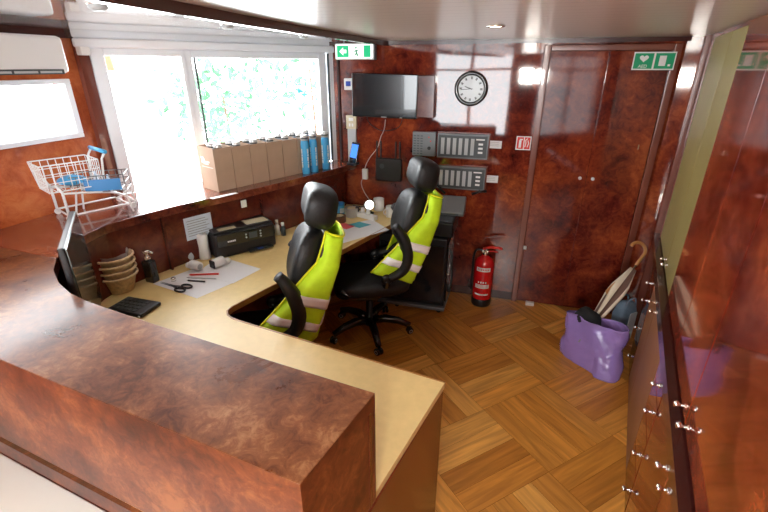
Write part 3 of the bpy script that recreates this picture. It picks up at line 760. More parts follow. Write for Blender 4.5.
# phone on a stand
ph = empty('desk_phone', (-.265, 3.64, SZ), R(-30), 'black handset with lit blue screen standing at the end of the shelf', 'phone')
Mx = T(0, 0, .01) @ rotx(R(-14)) @ roty(R(6))
bm = BX(bmesh.new(), -.038, .038, -.008, .01, 0, .175, M=Mx); obj('handset', bm, M_blackg, ph, bevel=.005)
bm = BX(bmesh.new(), -.03, .03, -.0105, -.0075, .05, .16, M=Mx); obj('phone_screen', bm, M_phone, ph)
obj('stand', box(-.04, .04, -.03, .05, 0, .02), M_black, ph, bevel=.006)

# miniature shopping cart
mc = empty('model_shopping_cart', (-1.655, 2.37, SZ), R(50), 'small white wire shopping cart with blue handle standing on the counter by the left wall', 'cart')
bm = bmesh.new()
def cell(x0, x1, y0, y1, z0, z1): pass
r_ = .0022
X0, X1, Y0, Y1 = -.19, .06, -.085, .085
for (za, zb) in ((.16, .30),):
    for i in range(8):
        x = X0+(X1-X0)*i/7
        for y in (Y0, Y1): tube(bm, [(x, y, za), (x, y*1.15, zb)], r_, 5)
        tube(bm, [(x, Y0, za), (x, Y1, za)], r_, 5)
    for i in range(7):
        y = Y0+(Y1-Y0)*i/6
        for x in (X0, X1): tube(bm, [(x, y, za), (x-.015 if x == X0 else x, y*1.15, zb)], r_, 5)
    for j in range(4):
        z = za+(zb-za)*j/3; k = 1+.15*j/3; rr = .0035 if j in (0, 3) else r_
        tube(bm, [(X0-.005*j, Y0*k, z), (X1, Y0*k, z), (X1, Y1*k, z), (X0-.005*j, Y1*k, z)], rr, 5, closed=True, up=(0, 0, 1))
obj('wire_basket', bm, M_white, mc)
bm = bmesh.new()
for y in (-.1, .1):
    tube(bm, [(-.14, y, .02), (-.14, y, .155), (-.16, y, .20)], .007, 6)
    tube(bm, [(-.14, y, .03), (.16, y, .03)], .005, 6)
    tube(bm, smooth_pts([(-.14, y, .15), (0, y, .13), (.12, y, .1), (.2, y, .03)]), .006, 6)
    tube(bm, [(.06, y, .16), (.08, y, .30), (.10, y, .33)], .006, 6)
tube(bm, [(-.14, -.1, .03), (-.14, .1, .03)], .005, 6); tube(bm, [(.16, -.1, .03), (.16, .1, .03)], .005, 6)
obj('cart_frame', bm, M_white, mc, smooth=True)
bm = bmesh.new(); tube(bm, [(.10, -.11, .335), (.10, .11, .335)], .011, 10); obj('handle_grip', bm, M_lblue, mc, smooth=True)
for (x, y) in ((-.14, -.1), (-.14, .1), (.18, -.1), (.18, .1)):
    bm = bmesh.new(); cyl(bm, .016, -.006, .006, 14, M=T(x, y, .016) @ rotx(PI/2)); obj('wheel', bm, M_white, mc, smooth=False)
# wire tray with blue panels standing in front, held on the cart's lower rails
wb = empty('wire_tray', (-1.585, 2.40, SZ+.1), R(20), 'grey wire tray with blue label panels and small bottles beside the little cart', 'tray')
wb.location = (-1.585, 2.40, SZ); wb.scale = (1.3, 1.2, 1.25)
bm = bmesh.new()
for j in range(3): tube(bm, [(-.1, -.06, .1+j*.035), (.1, -.06, .1+j*.035), (.1, .06, .1+j*.035), (-.1, .06, .1+j*.035)], .002, 5, closed=True, up=(0, 0, 1))
for i in range(9):
    x = -.1+.025*i
    for y in (-.06, .06): tube(bm, [(x, y, .1), (x, y, .17)], .0016, 5)
    tube(bm, [(x, -.06, .1), (x, .06, .1)], .0016, 5)
obj('wires', bm, M_grey, wb)
for (x, y) in ((-.09, -.05), (.09, -.05), (-.09, .05), (.09, .05)): obj('leg', tube(bmesh.new(), [(x, y, .1), (x*1.2, y*1.3, 0)], .004, 6), M_white, wb)
obj('label_panel', box(-.05, .085, -.066, -.062, .105, .155), M_blue, wb)
for i, (x, y, h) in enumerate(((-.06, -.02, .08), (-.02, .02, .09), (.03, -.01, .075))):
    bm = lathe(bmesh.new(), [(0, .104), (.014, .104), (.014, .104+h*.6), (.006, .104+h*.8), (.006, .104+h), (0, .104+h)], 12)
    bt = obj('small_bottle', bm, M_bpaper, None, tuple(wb.matrix_basis @ Vector((x, y, 0))), smooth=True); bt.location = Vector(wb.location)+rotz(R(20)).to_3x3() @ Vector((x*1.3, y*1.2, .026))
    props(bt, ['leftmost small pale bottle standing in the wire tray', 'tallest small pale bottle in the wire tray', 'right-hand small pale bottle in the wire tray'][i], 'bottle')
bg_ = bmesh.new(); superell(bg_, (0, 0, 0), .07, .05, .028, .8, 20, 10, fn=lambda v: Vector((v.x, v.y, v.z*(1-.35*abs(v.x)/.07))))
o = obj('blue_pouch', bg_, M_lblue, None, (-1.695, 2.33, SZ+.192), (0, 0, R(40)), smooth=True); props(o, 'bright blue pouch lying in the basket of the little cart', 'pouch')
# clear plastic bags further along the shelf
bm = superell(bmesh.new(), (0, 0, .04), .09, .05, .04, .9, 20, 10, fn=lambda v: v*(1+.25*math.sin(v.x*60)*math.cos(v.y*50)))
o = obj('clear_bag', bm, M_film, None, (-1.37, 2.66, SZ), (0, 0, R(40)), smooth=True); props(o, 'crumpled clear plastic bag on the shelf left of the kraft cartons', 'bag')

# papers on the shelf edge and panel, socket
o = obj('paper_slip', box(-.09, .09, -.018, .018, 0, .0015), M_paper, None, (-1.02, 2.70, SZ), (0, 0, R(49))); props(o, 'white crumpled paper slip on the shelf edge in front of the cartons', 'paper')
def on_panel(x, y, a): return (x, y), a
o = obj('wall_socket', box(-.02, .02, -.012, 0, -.025, .025), M_white, None, (-.955, 2.845, 1.045), (0, 0, R(50)), bevel=.003); props(o, 'small white socket under the shelf edge above the printer', 'socket')
nt_ = empty('notice', (-1.175, 2.603, .985), R(50), 'pale blue printed notice taped to the panel under the shelf', 'notice')
obj('sheet', box(-.09, .09, -.003, -.001, -.09, .055), M_bpaper, nt_)
bm = bmesh.new()
for i in range(7): BX(bm, -.075, .05+.02*(i % 2), -.0038, -.003, .03-i*.016, .033-i*.016)
obj('writing', bm, M_grey, nt_)

# ============================================================ ON THE DESK
DZ = .7505
# monitor at the counter's inner curve
far, near = Vector((-1.465, 1.985)), Vector((-1.20, 1.515)); mdir = (near-far).normalized(); ma = math.atan2(mdir.y, mdir.x); L_ = (near-far).length
mo = empty('computer_monitor', (far.x, far.y, DZ), ma, 'thin dark computer monitor seen nearly edge-on in the curve of the counter', 'monitor')
obj('casing', box(0, L_, -.03, -.004, .05, .52), M_black, mo, bevel=.006)
obj('screen', box(.008, L_-.008, -.004, .0, .058, .512), M_grn if False else M_darkbox, mo)
bm = bmesh.new(); BX(bm, L_/2-.03, L_/2+.03, -.05, -.03, .02, .25); BX(bm, L_/2-.1, L_/2+.1, -.10, .06, 0, .012)
obj('stand', bm, M_black, mo, bevel=.004)
# basket stack
BKL = ['bottom bread basket of the wicker stack by the monitor', 'second lowest bread basket of the stack by the monitor', 'second highest bread basket of the stack by the monitor', 'top bread basket of the stack, lined with clear film']
bp0 = None
for k in range(4):
    if bp0 is None:
        bp0 = o = empty('bread_basket', (0, 0, 0))
        bm = bmesh.new(); prof = [(0, 0), (.066, 0), (.09, .085), (.097, .088), (.1, .097), (.094, .1), (.086, .093), (.062, .006), (0, .006)]
        lathe(bm, [(r*1.0, z) for r, z in prof], 40); obj('basket_bowl', bm, M_wicker, o, smooth=True)
        bm = bmesh.new(); pts = [(.098*math.cos(t)*(1+.008*math.sin(18*t)), .098*math.sin(t)*(1+.008*math.sin(18*t)), .097) for t in [2*PI*i/72 for i in range(72)]]
        tube(bm, pts, .007, 8, closed=True); obj('braided_rim', bm, M_wicker, o, smooth=True)
    else: o = copy_tree(bp0)
    o.location = (-1.475-0, 2.165, DZ+k*.036); props(o, BKL[k], 'basket', 'stacked bread baskets')
bm = lathe(bmesh.new(), [(.085, .104), (.08, .1), (.062, .03), (.03, .02), (0, .02)], 24)
for v in bm.verts: v.co += Vector((random.uniform(-.004, .004), random.uniform(-.004, .004), random.uniform(-.004, .006)))
o = obj('plastic_liner', bm, M_film, None, (-1.475, 2.165, DZ+3*.036+.012), smooth=True); props(o, 'clear crinkled plastic film lining the top bread basket', 'liner')
# pump bottle
pb = empty('pump_bottle', (-1.345, 2.262, DZ), R(-20), 'black soap bottle with chrome pump next to the bread baskets', 'bottle')
obj('body', box(-.032, .032, -.024, .024, 0, .135), M_blackg, pb, bevel=.008)
bm = lathe(bmesh.new(), [(0, .135), (.018, .135), (.018, .16), (.008, .165), (.008, .18), (.02, .182), (.02, .196), (0, .2)], 16); tube(bm, [(0, 0, .19), (.045, 0, .188)], .006, 8); obj('pump', bm, M_chrome, pb, smooth=True)
# keypad
kp = empty('card_terminal', (-1.28, 1.95, DZ), R(-17), 'flat black keypad lying on the desk behind the near counter', 'keypad')
obj('body', box(-.115, .1, -.07, .07, 0, .022), M_black, kp, bevel=.008)
bm = bmesh.new()
for i in range(6):
    for j in range(4): BX(bm, -.1+i*.026, -.08+i*.026, -.055+j*.028, -.035+j*.028, .022, .0245)
obj('keys', bm, M_dgrey, kp)
obj('indicator_light', box(.085, .095, -.074, -.0695, .006, .014), M_white, kp)
# papers
def sheet(name, pts, label, z=DZ, mat=M_paper):
    c = sum((Vector(p) for p in pts), Vector((0, 0)))/len(pts)
    o = obj(name, prism(bmesh.new(), [(p[0]-c.x, p[1]-c.y) for p in pts], 0, .0008), mat, None, (c.x, c.y, z)); props(o, label, 'paper'); return o
sheet('paper_sheet', [(-1.33, 2.23), (-1.01, 2.06), (-.86, 2.26), (-1.16, 2.46)], 'white sheet of paper under the scissors and pens')
sheet('paper_sheet', [(-1.14, 2.36), (-.87, 2.235), (-.76, 2.43), (-1.08, 2.62)], 'white sheet of paper under the little cameras, nearest the printer', DZ+.001)
PZ = DZ+.0022
sc = empty('scissors', (-1.18, 2.19, PZ), R(-25), 'black handled scissors on the white paper', 'scissors')
bm = bmesh.new()
for s in (-1, 1):
    vs = prism(bm, [(-.12, s*.004), (0, -s*.002), (.03, s*.01), (.02, s*.016), (-.02, s*.008)], 0 if s < 0 else .002, .002 if s < 0 else .004)
obj('blade', bm, M_dgrey, sc)
for s in (-1, 1):
    bm = bmesh.new(); tube(bm, [(.06+.033*math.cos(t), s*.024+.019*math.sin(t), .006) for t in [2*PI*i/24 for i in range(24)]], .0055, 8, closed=True); obj('handle', bm, M_black, sc, smooth=True)
def pen(x0, y0, x1, y1, r, mat, tip, label):
    a = math.atan2(y1-y0, x1-x0); L = math.hypot(x1-x0, y1-y0)
    o = empty('pen', (x0, y0, PZ+r), a, label, 'pen')
    bm = bmesh.new(); cyl(bm, r, .012, L, 10, M=roty(PI/2)); obj('barrel', bm, mat, o, smooth=False)
    bm = lathe(bmesh.new(), [(0, 0), (r, .012)], 10, M=roty(PI/2)); obj('tip', bm, tip, o)
pen(-1.165, 2.334, -.991, 2.347, .0055, M_redp, M_redp, 'red pen lying on the white paper')
pen(-1.15, 2.262, -1.035, 2.245, .005, M_black, M_chrome, 'short black pen between the scissors and the grey pen')
pen(-1.166, 2.30, -.985, 2.285, .004, M_silver, M_chrome, 'thin silver pen just below the red pen')
o = obj('metal_clip', lathe(bmesh.new(), [(0, 0), (.014, 0), (.014, .018), (.01, .022), (0, .022)], 16), M_chrome, None, (-1.155, 2.235-.03, PZ+.006), smooth=True); props(o, 'small metal cap standing on the scissors', 'cap')
o.location = (-1.225, 2.265, PZ)
o['label'] = 'small metal cap standing beside the scissors blades'
# white little cameras
def seccam(x, y, a, label, black):
    o = empty('security_camera', (x, y, PZ), a, label, 'camera', 'small white cameras on the paper')
    Mx = T(0, 0, .032) @ roty(PI/2)
    bm = bmesh.new(); lathe(bm, [(0, -.04), (.022, -.04), (.028, -.034), (.03, .03), (.027, .036), (0, .036)], 24, M=Mx); obj('body', bm, M_white, o, smooth=True)
    if black:
        bm = bmesh.new(); BX(bm, -.048, -.036, -.024, .024, .006, .056); obj('lens_face', bm, M_black, o, bevel=.008)
    else:
        bm = bmesh.new(); lathe(bm, [(0, -.043), (.016, -.043), (.018, -.039)], 20, M=Mx); obj('lens_face', bm, M_lgrey, o, smooth=True)
    bm = bmesh.new(); lathe(bm, [(0, 0), (.018, 0), (.018, .02), (.012, .028), (0, .028)], 16, M=T(.055, 0, .018) @ roty(PI/2)); tube(bm, [(.03, 0, .03), (.06, 0, .02)], .007, 8); obj('mount', bm, M_white, o, smooth=True)
seccam(-1.15, 2.41, R(150), 'white cylindrical camera lying on the paper, pale lens end', False)
seccam(-1.03, 2.46, R(55), 'white camera with square black face lying before the printer', True)
o = empty('paper_roll', (-1.165, 2.60, DZ), 0, 'tall white paper roll standing beside the printer', 'roll')
obj('roll', lathe(bmesh.new(), [(.01, 0), (.036, 0), (.037, .01), (.031, .07), (.034, .15), (.03, .168), (.016, .17), (.01, .165)], 24), M_white, o, smooth=True)
bm = superell(bmesh.new(), (0, 0, .045), .06, .035, .045, 1, 16, 10, fn=lambda v: Vector((v.x*(1-.6*(v.z+.045)/.09), v.y*(1-.5*(v.z+.045)/.09), v.z))*(1+.1*math.sin(v.x*80)))
o = obj('tissue_packet', bm, M_bpaper, None, (-1.255, 2.555, DZ), (0, 0, R(45)), smooth=False); props(o, 'crumpled white plastic packet left of the tall paper roll', 'packet')
# printer
pr_ = empty('printer', (-1.0, 2.80, DZ), R(38), 'black inkjet printer with two paper labels on its lid', 'printer')
obj('body', box(-.21, .21, -.14, .12, 0, .165), M_black, pr_, bevel=.018)
obj('scanner_lid', box(-.2, .2, -.125, .115, .165, .18), M_black, pr_, bevel=.008)
obj('control_fascia', BX(bmesh.new(), -.19, .19, -.147, -.135, .08, .16), M_blackg, pr_, bevel=.003)
obj('control_screen', box(.02, .075, -.1485, -.1465, .1, .14), M_dgrey, pr_)
bm = bmesh.new()
for x, z in ((.0, .12), (.0, .1), (.1, .125), (.1, .105), (.1, .088)): cyl(bm, .006, 0, .002, 10, M=T(x, -.147, z+.012) @ rotx(PI/2))
obj('button', bm, M_lgrey, pr_)
bm = bmesh.new()
for i in range(5): BX(bm, -.125+i*.011, -.117+i*.011, -.1485, -.147, .104, .114)
obj('maker_name', bm, M_white, pr_)
obj('paper_tray', box(.0, .17, -.18, -.125, .012, .022), M_black, pr_, bevel=.003)
obj('tray_label', box(.06, .1, -.178, -.15, .022, .0225), M_lcd, pr_)
obj('lid_label', box(-.16, -.045, -.115, -.065, .18, .181), M_beige, pr_); obj('lid_label', box(.03, .185, -.10, -.005, .18, .181), M_beige, pr_)
pr_.children[0]
o = obj('cable', tube(bmesh.new(), smooth_pts([(-1.2, 2.63, DZ+.006), (-1.28, 2.56, DZ+.006), (-1.33, 2.47, DZ+.006)]), .006, 6), M_black, None, smooth=True); props(o, 'short black cable behind the white packet', 'cable')
# right end of the desk
cal = sheet('wall_planner', [(-.36, 2.80), (.04, 3.13), (-.1, 3.38), (-.46, 3.13)], 'large white planner sheet with red and teal blocks at the far desk edge')
cal2 = obj('red_block', prism(bmesh.new(), [(0, 0), (.07, .075), (-.03, .15), (-.1, .09)], .0008, .0012), M_redpr, cal); cal2.location = (-.07, .0, 0)
cal3 = obj('teal_block', prism(bmesh.new(), [(0, 0), (.09, .075), (-.01, .15), (-.1, .075)], .0008, .0012), M_sky_c, cal); cal3.location = (.03, .06, 0)
cal2.location = (-.07, .03, 0)
def tape(x, y, z, ro_, ri, h, mat, label):
    o = empty('tape_roll', (x, y, z), 0, label, 'tape')
    obj('roll', lathe(bmesh.new(), [(ri, 0), (ro_, 0), (ro_, h), (ri, h), (ri, 0)], 28), mat, o)
    obj('core', lathe(bmesh.new(), [(ri-.003, .001), (ri, .001), (ri, h+.001), (ri-.003, h+.001), (ri-.003, .001)], 28), M_beige, o)
tape(-.36, 3.33, DZ, .055, .036, .05, M_tan, 'roll of shiny brown parcel tape on the far desk')
tape(-.27, 3.47, DZ, .055, .038, .07, M_silver, 'wide roll of silver tape behind the brown tape roll')
tn = empty('blue_tin', (-.375, 3.52, DZ), R(30), 'blue and white tin on the far desk under the shelf', 'tin')
obj('body', lathe(bmesh.new(), [(0, 0), (.042, 0), (.042, .09), (0, .09)], 28), M_lblue, tn); obj('lid', lathe(bmesh.new(), [(.044, .08), (.044, .098), (0, .098)], 28), M_blue, tn)
bm = bmesh.new(); arc_patch(bm, .0425, .02, .06, R(-110), R(-40)); obj('label', bm, M_bpaper, tn)
ps = empty('power_strip', (-.16, 3.42, DZ), R(-38), 'white multi-socket power strip on the far desk', 'power strip')
obj('casing', box(-.12, .12, -.025, .025, 0, .04), M_white, ps, bevel=.006)
for k in range(3): obj('plug', lathe(bmesh.new(), [(0, .04), (.017, .04), (.017, .07), (.01, .085), (0, .085)], 14), M_white if k else M_black, ps, (-.08+k*.06, 0, 0), smooth=True)
def mug(x, y, h, r, mat, label):
    o = empty('mug', (x, y, DZ), R(200), label, 'mug')
    obj('cup', lathe(bmesh.new(), [(0, 0), (r*.9, 0), (r, .01), (r, h), (r-.004, h), (r-.005, .012), (0, .012)], 24), mat, o, smooth=True)
    obj('handle', tube(bmesh.new(), [(r-.003+.022*math.sin(t), 0, h/2+.025*math.cos(t)) for t in [PI*i/10 for i in range(11)]], .005, 8), mat, o, smooth=True)
mug(-.045, 3.63, .105, .046, M_white, 'tall white mug against the wall at the end of the desk')
mug(.055, 3.45, .09, .042, M_white, 'white mug behind the far chair at the desk corner')
lp = empty('ring_lamp', (-.115, 3.53, DZ), R(-15), 'small round chrome clip lamp shining on the far desk', 'lamp')
M_glow = plain('lamp_disc', (1, 1, .95), .4, emit=(1, 1, .96), es=1.0)
obj('head', lathe(bmesh.new(), [(0, 0), (.04, 0), (.048, .012), (.05, .03), (.0, .03)], 28, M=T(0, 0, .075) @ rotx(R(70))), M_chrome, lp, smooth=True)
obj('diffuser', lathe(bmesh.new(), [(0, .031), (.038, .031), (.04, .0305)], 28, M=T(0, 0, .075) @ rotx(R(70))), M_glow, lp)
obj('base', lathe(bmesh.new(), [(0, 0), (.03, 0), (.03, .012), (.008, .02), (.008, .05), (0, .05)], 18), M_black, lp, smooth=True)
ms = empty('headset', (-.235, 3.60, DZ), 0, 'tangle of black plug leads behind the power strip', 'cable'); ms.name = 'lead_tangle'
bm = bmesh.new(); random.seed(3)
tube(bm, smooth_pts([(random.uniform(-.06, .1), random.uniform(-.04, .05), random.uniform(.006, .05)) for _ in range(9)]), .005, 6); obj('lead', bm, M_black, ms, smooth=True)
for i, (x, y, h, l) in enumerate(((-.79, 3.03, .10, 'white spray bottle on the desk right of the printer'), (-.745, 3.02, .085, 'black and white small bottle on the desk right of the printer'))):
    o = empty('small_bottle', (x, y, DZ), 0, l, 'bottle')
    obj('body', lathe(bmesh.new(), [(0, 0), (.018, 0), (.018, h*.7), (.008, h*.85), (0, h*.85)], 16), [M_white, M_dgrey][i], o, smooth=True)
    obj('cap', lathe(bmesh.new(), [(0, h*.85), (.011, h*.85), (.011, h*1.15), (0, h*1.15)], 16), M_white, o, smooth=True)

# ============================================================ OFFICE CHAIRS
def make_chair():
    o = empty('office_chair', (0, 0, 0))
    # base
    hub = bmesh.new(); lathe(hub, [(0, .075), (.045, .075), (.05, .1), (.04, .13), (.026, .14), (.026, .3), (.018, .31), (.018, .38), (0, .38)], 20); obj('gas_lift', hub, M_black, o, smooth=True)
    for k in range(5):
        a = R(20)+k*2*PI/5
        bm = bmesh.new(); tube(bm, [(.03, 0, .11), (.12, 0, .125), (.22, 0, .11), (.31, 0, .075)], [.034, .032, .028, .022], 8, sx=1.0)
        for v in bm.verts: v.co = rotz(a) @ v.co
        lg = obj('base_leg', bm, M_blackg, o, smooth=True)
        bm = bmesh.new()
        for s in (-1, 1):
            lathe(bm, [(0, 0), (.026, 0), (.028, .004), (.028, .014), (.024, .018), (0, .018)], 18, M=rotz(a) @ T(.31, s*.006 if s > 0 else -.006, .028) @ rotz(R(35)) @ rotx(-s*PI/2))
        cs = obj('castor', bm, M_blackg, lg, smooth=True)
        for s in (-1, 1): obj('castor_ring', lathe(bmesh.new(), [(.010, .0186), (.016, .0186)], 18, M=rotz(a) @ T(.31, s*.006, .028) @ rotz(R(35)) @ rotx(-s*PI/2)), M_lgrey, lg)
    obj('seat_mechanism', box(-.12, .12, -.08, .08, .375, .415), M_black, o, bevel=.01)
    # seat
    bm = superell(bmesh.new(), (-.01, 0, .465), .275, .255, .055, .55, 36, 14, fn=lambda v: Vector((v.x, v.y, v.z-(.03 if v.x > .17 else 0)*((v.x-.17)/.08 if v.x > .17 else 0)))); obj('seat', bm, M_leather, o, smooth=True)
    # back: shell, lumbar cushion, head cushion; everything leans back
    BK = T(-.21, 0, .50) @ roty(R(-18))
    bm = superell(bmesh.new(), (-.01, 0, .30), .03, .20, .31, .5, 28, 16, M=BK); obj('back_shell', bm, M_black, o, smooth=True)
    bm = superell(bmesh.new(), (.05, 0, .43), .074, .18, .195, .65, 32, 18, M=BK, fn=lambda v: Vector((v.x+.04*(v.y/.19)**2, v.y*(1-.12*max(0, v.z)/.2), v.z))); obj('back_cushion', bm, M_leather, o, smooth=True)
    bm = superell(bmesh.new(), (.045, 0, .74), .088, .155, .105, .6, 32, 16, M=BK, fn=lambda v: Vector((v.x+.03*(v.y/.15)**2+.012*(v.z/.13), v.y, v.z))); obj('headrest', bm, M_leather, o, smooth=True)
    bm = bmesh.new(); tube(bm, smooth_pts([(-.08, 0, .40), (-.24, 0, .41), (-.30, 0, .50), (-.31, 0, .60)]), .03, 8, sx=1.6); obj('back_bracket', bm, M_black, o, smooth=True)
    # flip-up arms with round hubs
    for s in (-1, 1):
        y = s*.225; dx = 0 if s > 0 else -.09
        pts = smooth_pts([(-.10, y, .56), (-.19+dx, y, .61), (-.225+dx, y, .70), (-.215+dx, y, .80), (-.175+dx, y, .89), (-.14+dx, y, .94)])
        rs = [.028+.016*math.sin(PI*min(1, i/(len(pts)-1)*1.1)) for i in range(len(pts))]
        bm = bmesh.new(); tube(bm, pts, rs, 10, sx=1.25); ar = obj('armrest', bm, M_leather, o, smooth=True)
        bm = bmesh.new(); lathe(bm, [(0, -.022), (.036, -.022), (.04, -.01), (.04, .012), (.03, .022), (0, .022)], 22, M=T(-.085, y, .555) @ rotx(-s*PI/2)); obj('arm_hub', bm, M_black, ar, smooth=True)
        bm = bmesh.new(); tube(bm, smooth_pts([(-.085, y, .55), (-.07, y*1.0, .47), (.0, y, .43), (.14, y*.98, .44), (.23, y*.85, .47)]), [.024]*17, 10); tube(bm, [(.0, y, .41), (.0, s*.05, .395)], .018, 8); obj('arm_bracket', bm, M_blackg, o, smooth=True)
    return o
def make_vest(label):
    """open waistcoat hung round the chair back"""
    o = empty('hi_vis_vest', (0, 0, 0), 0, label, 'safety vest', 'hi-vis vests hung on the office chairs')
    BK = T(-.21, 0, .50) @ roty(R(-18))
    nu, nv = 40, 34
    top, bot = .64, .02
    def P(u, v, off=0):
        # u -1..1 round the back, v 0 top..1 bottom
        z = top+(bot-top)*v
        e = min(1, v/.25)
        half = .125+.115*e**.7+.012*math.sin(v*9+2)
        xb = -.10-.01*e; xf = .005+.02*e+(.27 if u < 0 else .06)*max(0, v-.25)/.75
        xc, dep = (xb+xf)/2, (xf-xb)/2
        span = R(146)-R(14)*v
        a = PI+u*span
        fold = 1+.05*math.sin(u*17+v*3)*min(1, v*1.6)
        x = xc+math.copysign(abs(math.cos(a))**.6, math.cos(a))*(dep*fold+off)
        y = math.copysign(abs(math.sin(a))**.6, math.sin(a))*(half*(fold*.5+.5)+off)
        z += .012*math.sin(u*6)*v
        return BK @ Vector((x, y, z))
    bands = [(.52, .61), (.76, .85)]
    bm = bmesh.new(); vv = sorted(set([i/nv for i in range(nv+1)]+[b for x in bands for b in x]))
    g = [[bm.verts.new(P(-1+2*i/nu, v)) for i in range(nu+1)] for v in vv]
    for j in range(len(vv)-1):
        for i in range(nu):
            bm.faces.new((g[j][i], g[j][i+1], g[j+1][i+1], g[j+1][i]))
    b_ = obj('vest_cloth', bm, M_hivis, o, smooth=True); sm = b_.modifiers.new('s', 'SOLIDIFY'); sm.thickness = .003
    for (v0, v1) in bands:
        bm = bmesh.new(); g = [[bm.verts.new(P(-1+2*i/nu, v0+(v1-v0)*j/3, .006)) for i in range(nu+1)] for j in range(4)]
        for j in range(3):
            for i in range(nu): bm.faces.new((g[j][i], g[j][i+1], g[j+1][i+1], g[j+1][i]))
        t_ = obj('reflective_band', bm, M_tape, o, smooth=True); sm = t_.modifiers.new('s', 'SOLIDIFY'); sm.thickness = .002
    bm = bmesh.new()
    tube(bm, [P(-1, v/20, .004) for v in range(21)], .006, 6); tube(bm, [P(1, v/20, .004) for v in range(21)], .006, 6); tube(bm, [P(-1+i/10, 0, .002) for i in range(21)], .006, 6)
    obj('piping', bm, M_hivise, o, smooth=True)
    return o
CH = [((-.11, 2.88, 0), math.atan2(-.2, -1), 'black leather office chair by the wall unit, farther from the near counter', 'yellow hi-vis vest draped over the farther office chair'),
      ((-.72, 2.13, 0), math.atan2(-.25, -1), 'black leather office chair tucked at the desk corner, nearest the counter', 'yellow hi-vis vest draped over the nearer office chair')]
for i, (loc, a, l1, l2) in enumerate(CH):
    c = make_chair() if i == 0 else copy_tree(c0)
    if i == 0: c0 = c
    c.location = loc; c.rotation_euler = (0, 0, a); props(c, l1, 'office chair', 'office chairs at the reception desk')
    v = make_vest(l2) if i == 0 else copy_tree(v0)
    if i == 0: v0 = v
    v.location = loc; v.rotation_euler = (0, 0, a); props(v, l2, 'safety vest', 'hi-vis vests hung on the office chairs')
c0.location = CH[0][0]

# ============================================================ ROLLING BLACK UNIT + things on it
ru = empty('rolling_cabinet', (.36, 3.40, 0), BWA, 'black upright cabinet on castors against the back wall behind the far chair', 'cabinet')
obj('cabinet_body', box(-.36, .2, -.2, .16, .06, .66), M_black, ru, bevel=.012)
obj('side_panel', box(.2, .212, -.18, .14, .1, .62), M_blackg, ru, bevel=.004)
obj('front_panel', box(-.34, .18, -.212, -.2, .1, .6), M_blackg, ru, bevel=.004)
obj('plinth', box(-.37, .21, -.23, .17, .03, .06), M_grey, ru, bevel=.006)
for (x, y) in ((-.2, -.19), (.16, -.19), (-.2, .12), (.16, .12)):
    bm = bmesh.new(); cyl(bm, .02, -.012, .012, 14, M=T(x, y, .02) @ rotx(PI/2)); BX(bm, x-.012, x+.012, y-.016, y+.016, .022, .032); obj('castor', bm, M_black, ru)
bm = bmesh.new(); tube(bm, smooth_pts([(.205, -.16, .58), (.235, -.16, .52), (.23, -.1, .4), (.235, -.06, .25), (.215, -.03, .12)]), .008, 6); obj('side_cable', bm, M_dgrey, ru, smooth=True)
obj('latch', box(.212, .22, -.12, -.09, .32, .34), M_chrome, ru)
o = empty('document_printer', (.40, 3.43, .6605), BWA, 'black office printer standing on the rolling cabinet', 'printer')
obj('body', box(-.26, .2, -.2, .12, 0, .12), M_black, o, bevel=.012)
obj('lid', box(-.25, .19, -.19, .11, .12, .1305), M_dgrey, o, bevel=.006)
obj('paper', box(-.14, -.09, -.215, -.198, .02, .045), M_beige, o)
o = empty('grey_terminal', (.53, 3.42, .7915), BWA, 'flat grey box with sloping front below the lower alarm panel', 'terminal')
bm = bmesh.new(); vs = []
pf = [(-.07, 0), (.07, 0), (.07, .13), (.03, .14), (-.07, .03)]
a_ = [bm.verts.new((-.13, y, z)) for y, z in pf]; b2 = [bm.verts.new((.13, y, z)) for y, z in pf]
bm.faces.new(a_); bm.faces.new(b2[::-1])
for i in range(5): bm.faces.new((a_[i], a_[(i+1) % 5], b2[(i+1) % 5], b2[i]))
obj('casing', bm, M_grey, o, bevel=.006)
obj('slot', box(-.09, .09, -.073, -.069, .008, .02), M_dgrey, o)
o = obj('label_tape', box(-.02, .02, -.03, .03, 0, .03), M_black, None, (.30, 3.33, .7925), (0, 0, BWA), bevel=.008); o.name = 'telephone_receiver'; props(o, 'small black device on top of the office printer', 'device')
# handset stands / black arms under panels
for s, x0, x1, l in ((-1, -.69, -.60, 'black hooked handset at the left corner of the lower alarm panel'), (1, -.38, -.27, 'black handset at the right corner of the lower alarm panel')):
    bm = bmesh.new(); z0 = .95
    tube(bm, [BWP(x0, z0+(.05 if s < 0 else -.01), .05), BWP((x0+x1)/2, z0+.02, .07), BWP(x1, z0+(-.02 if s < 0 else .025), .06)], .01, 8)
    tube(bm, [BWP((x0+x1)/2, z0+.02, .07), BWP((x0+x1)/2, z0+.02, 0)], .008, 8)
    props(obj('wall_hook', bm, M_black, None, smooth=True), l, 'hook')

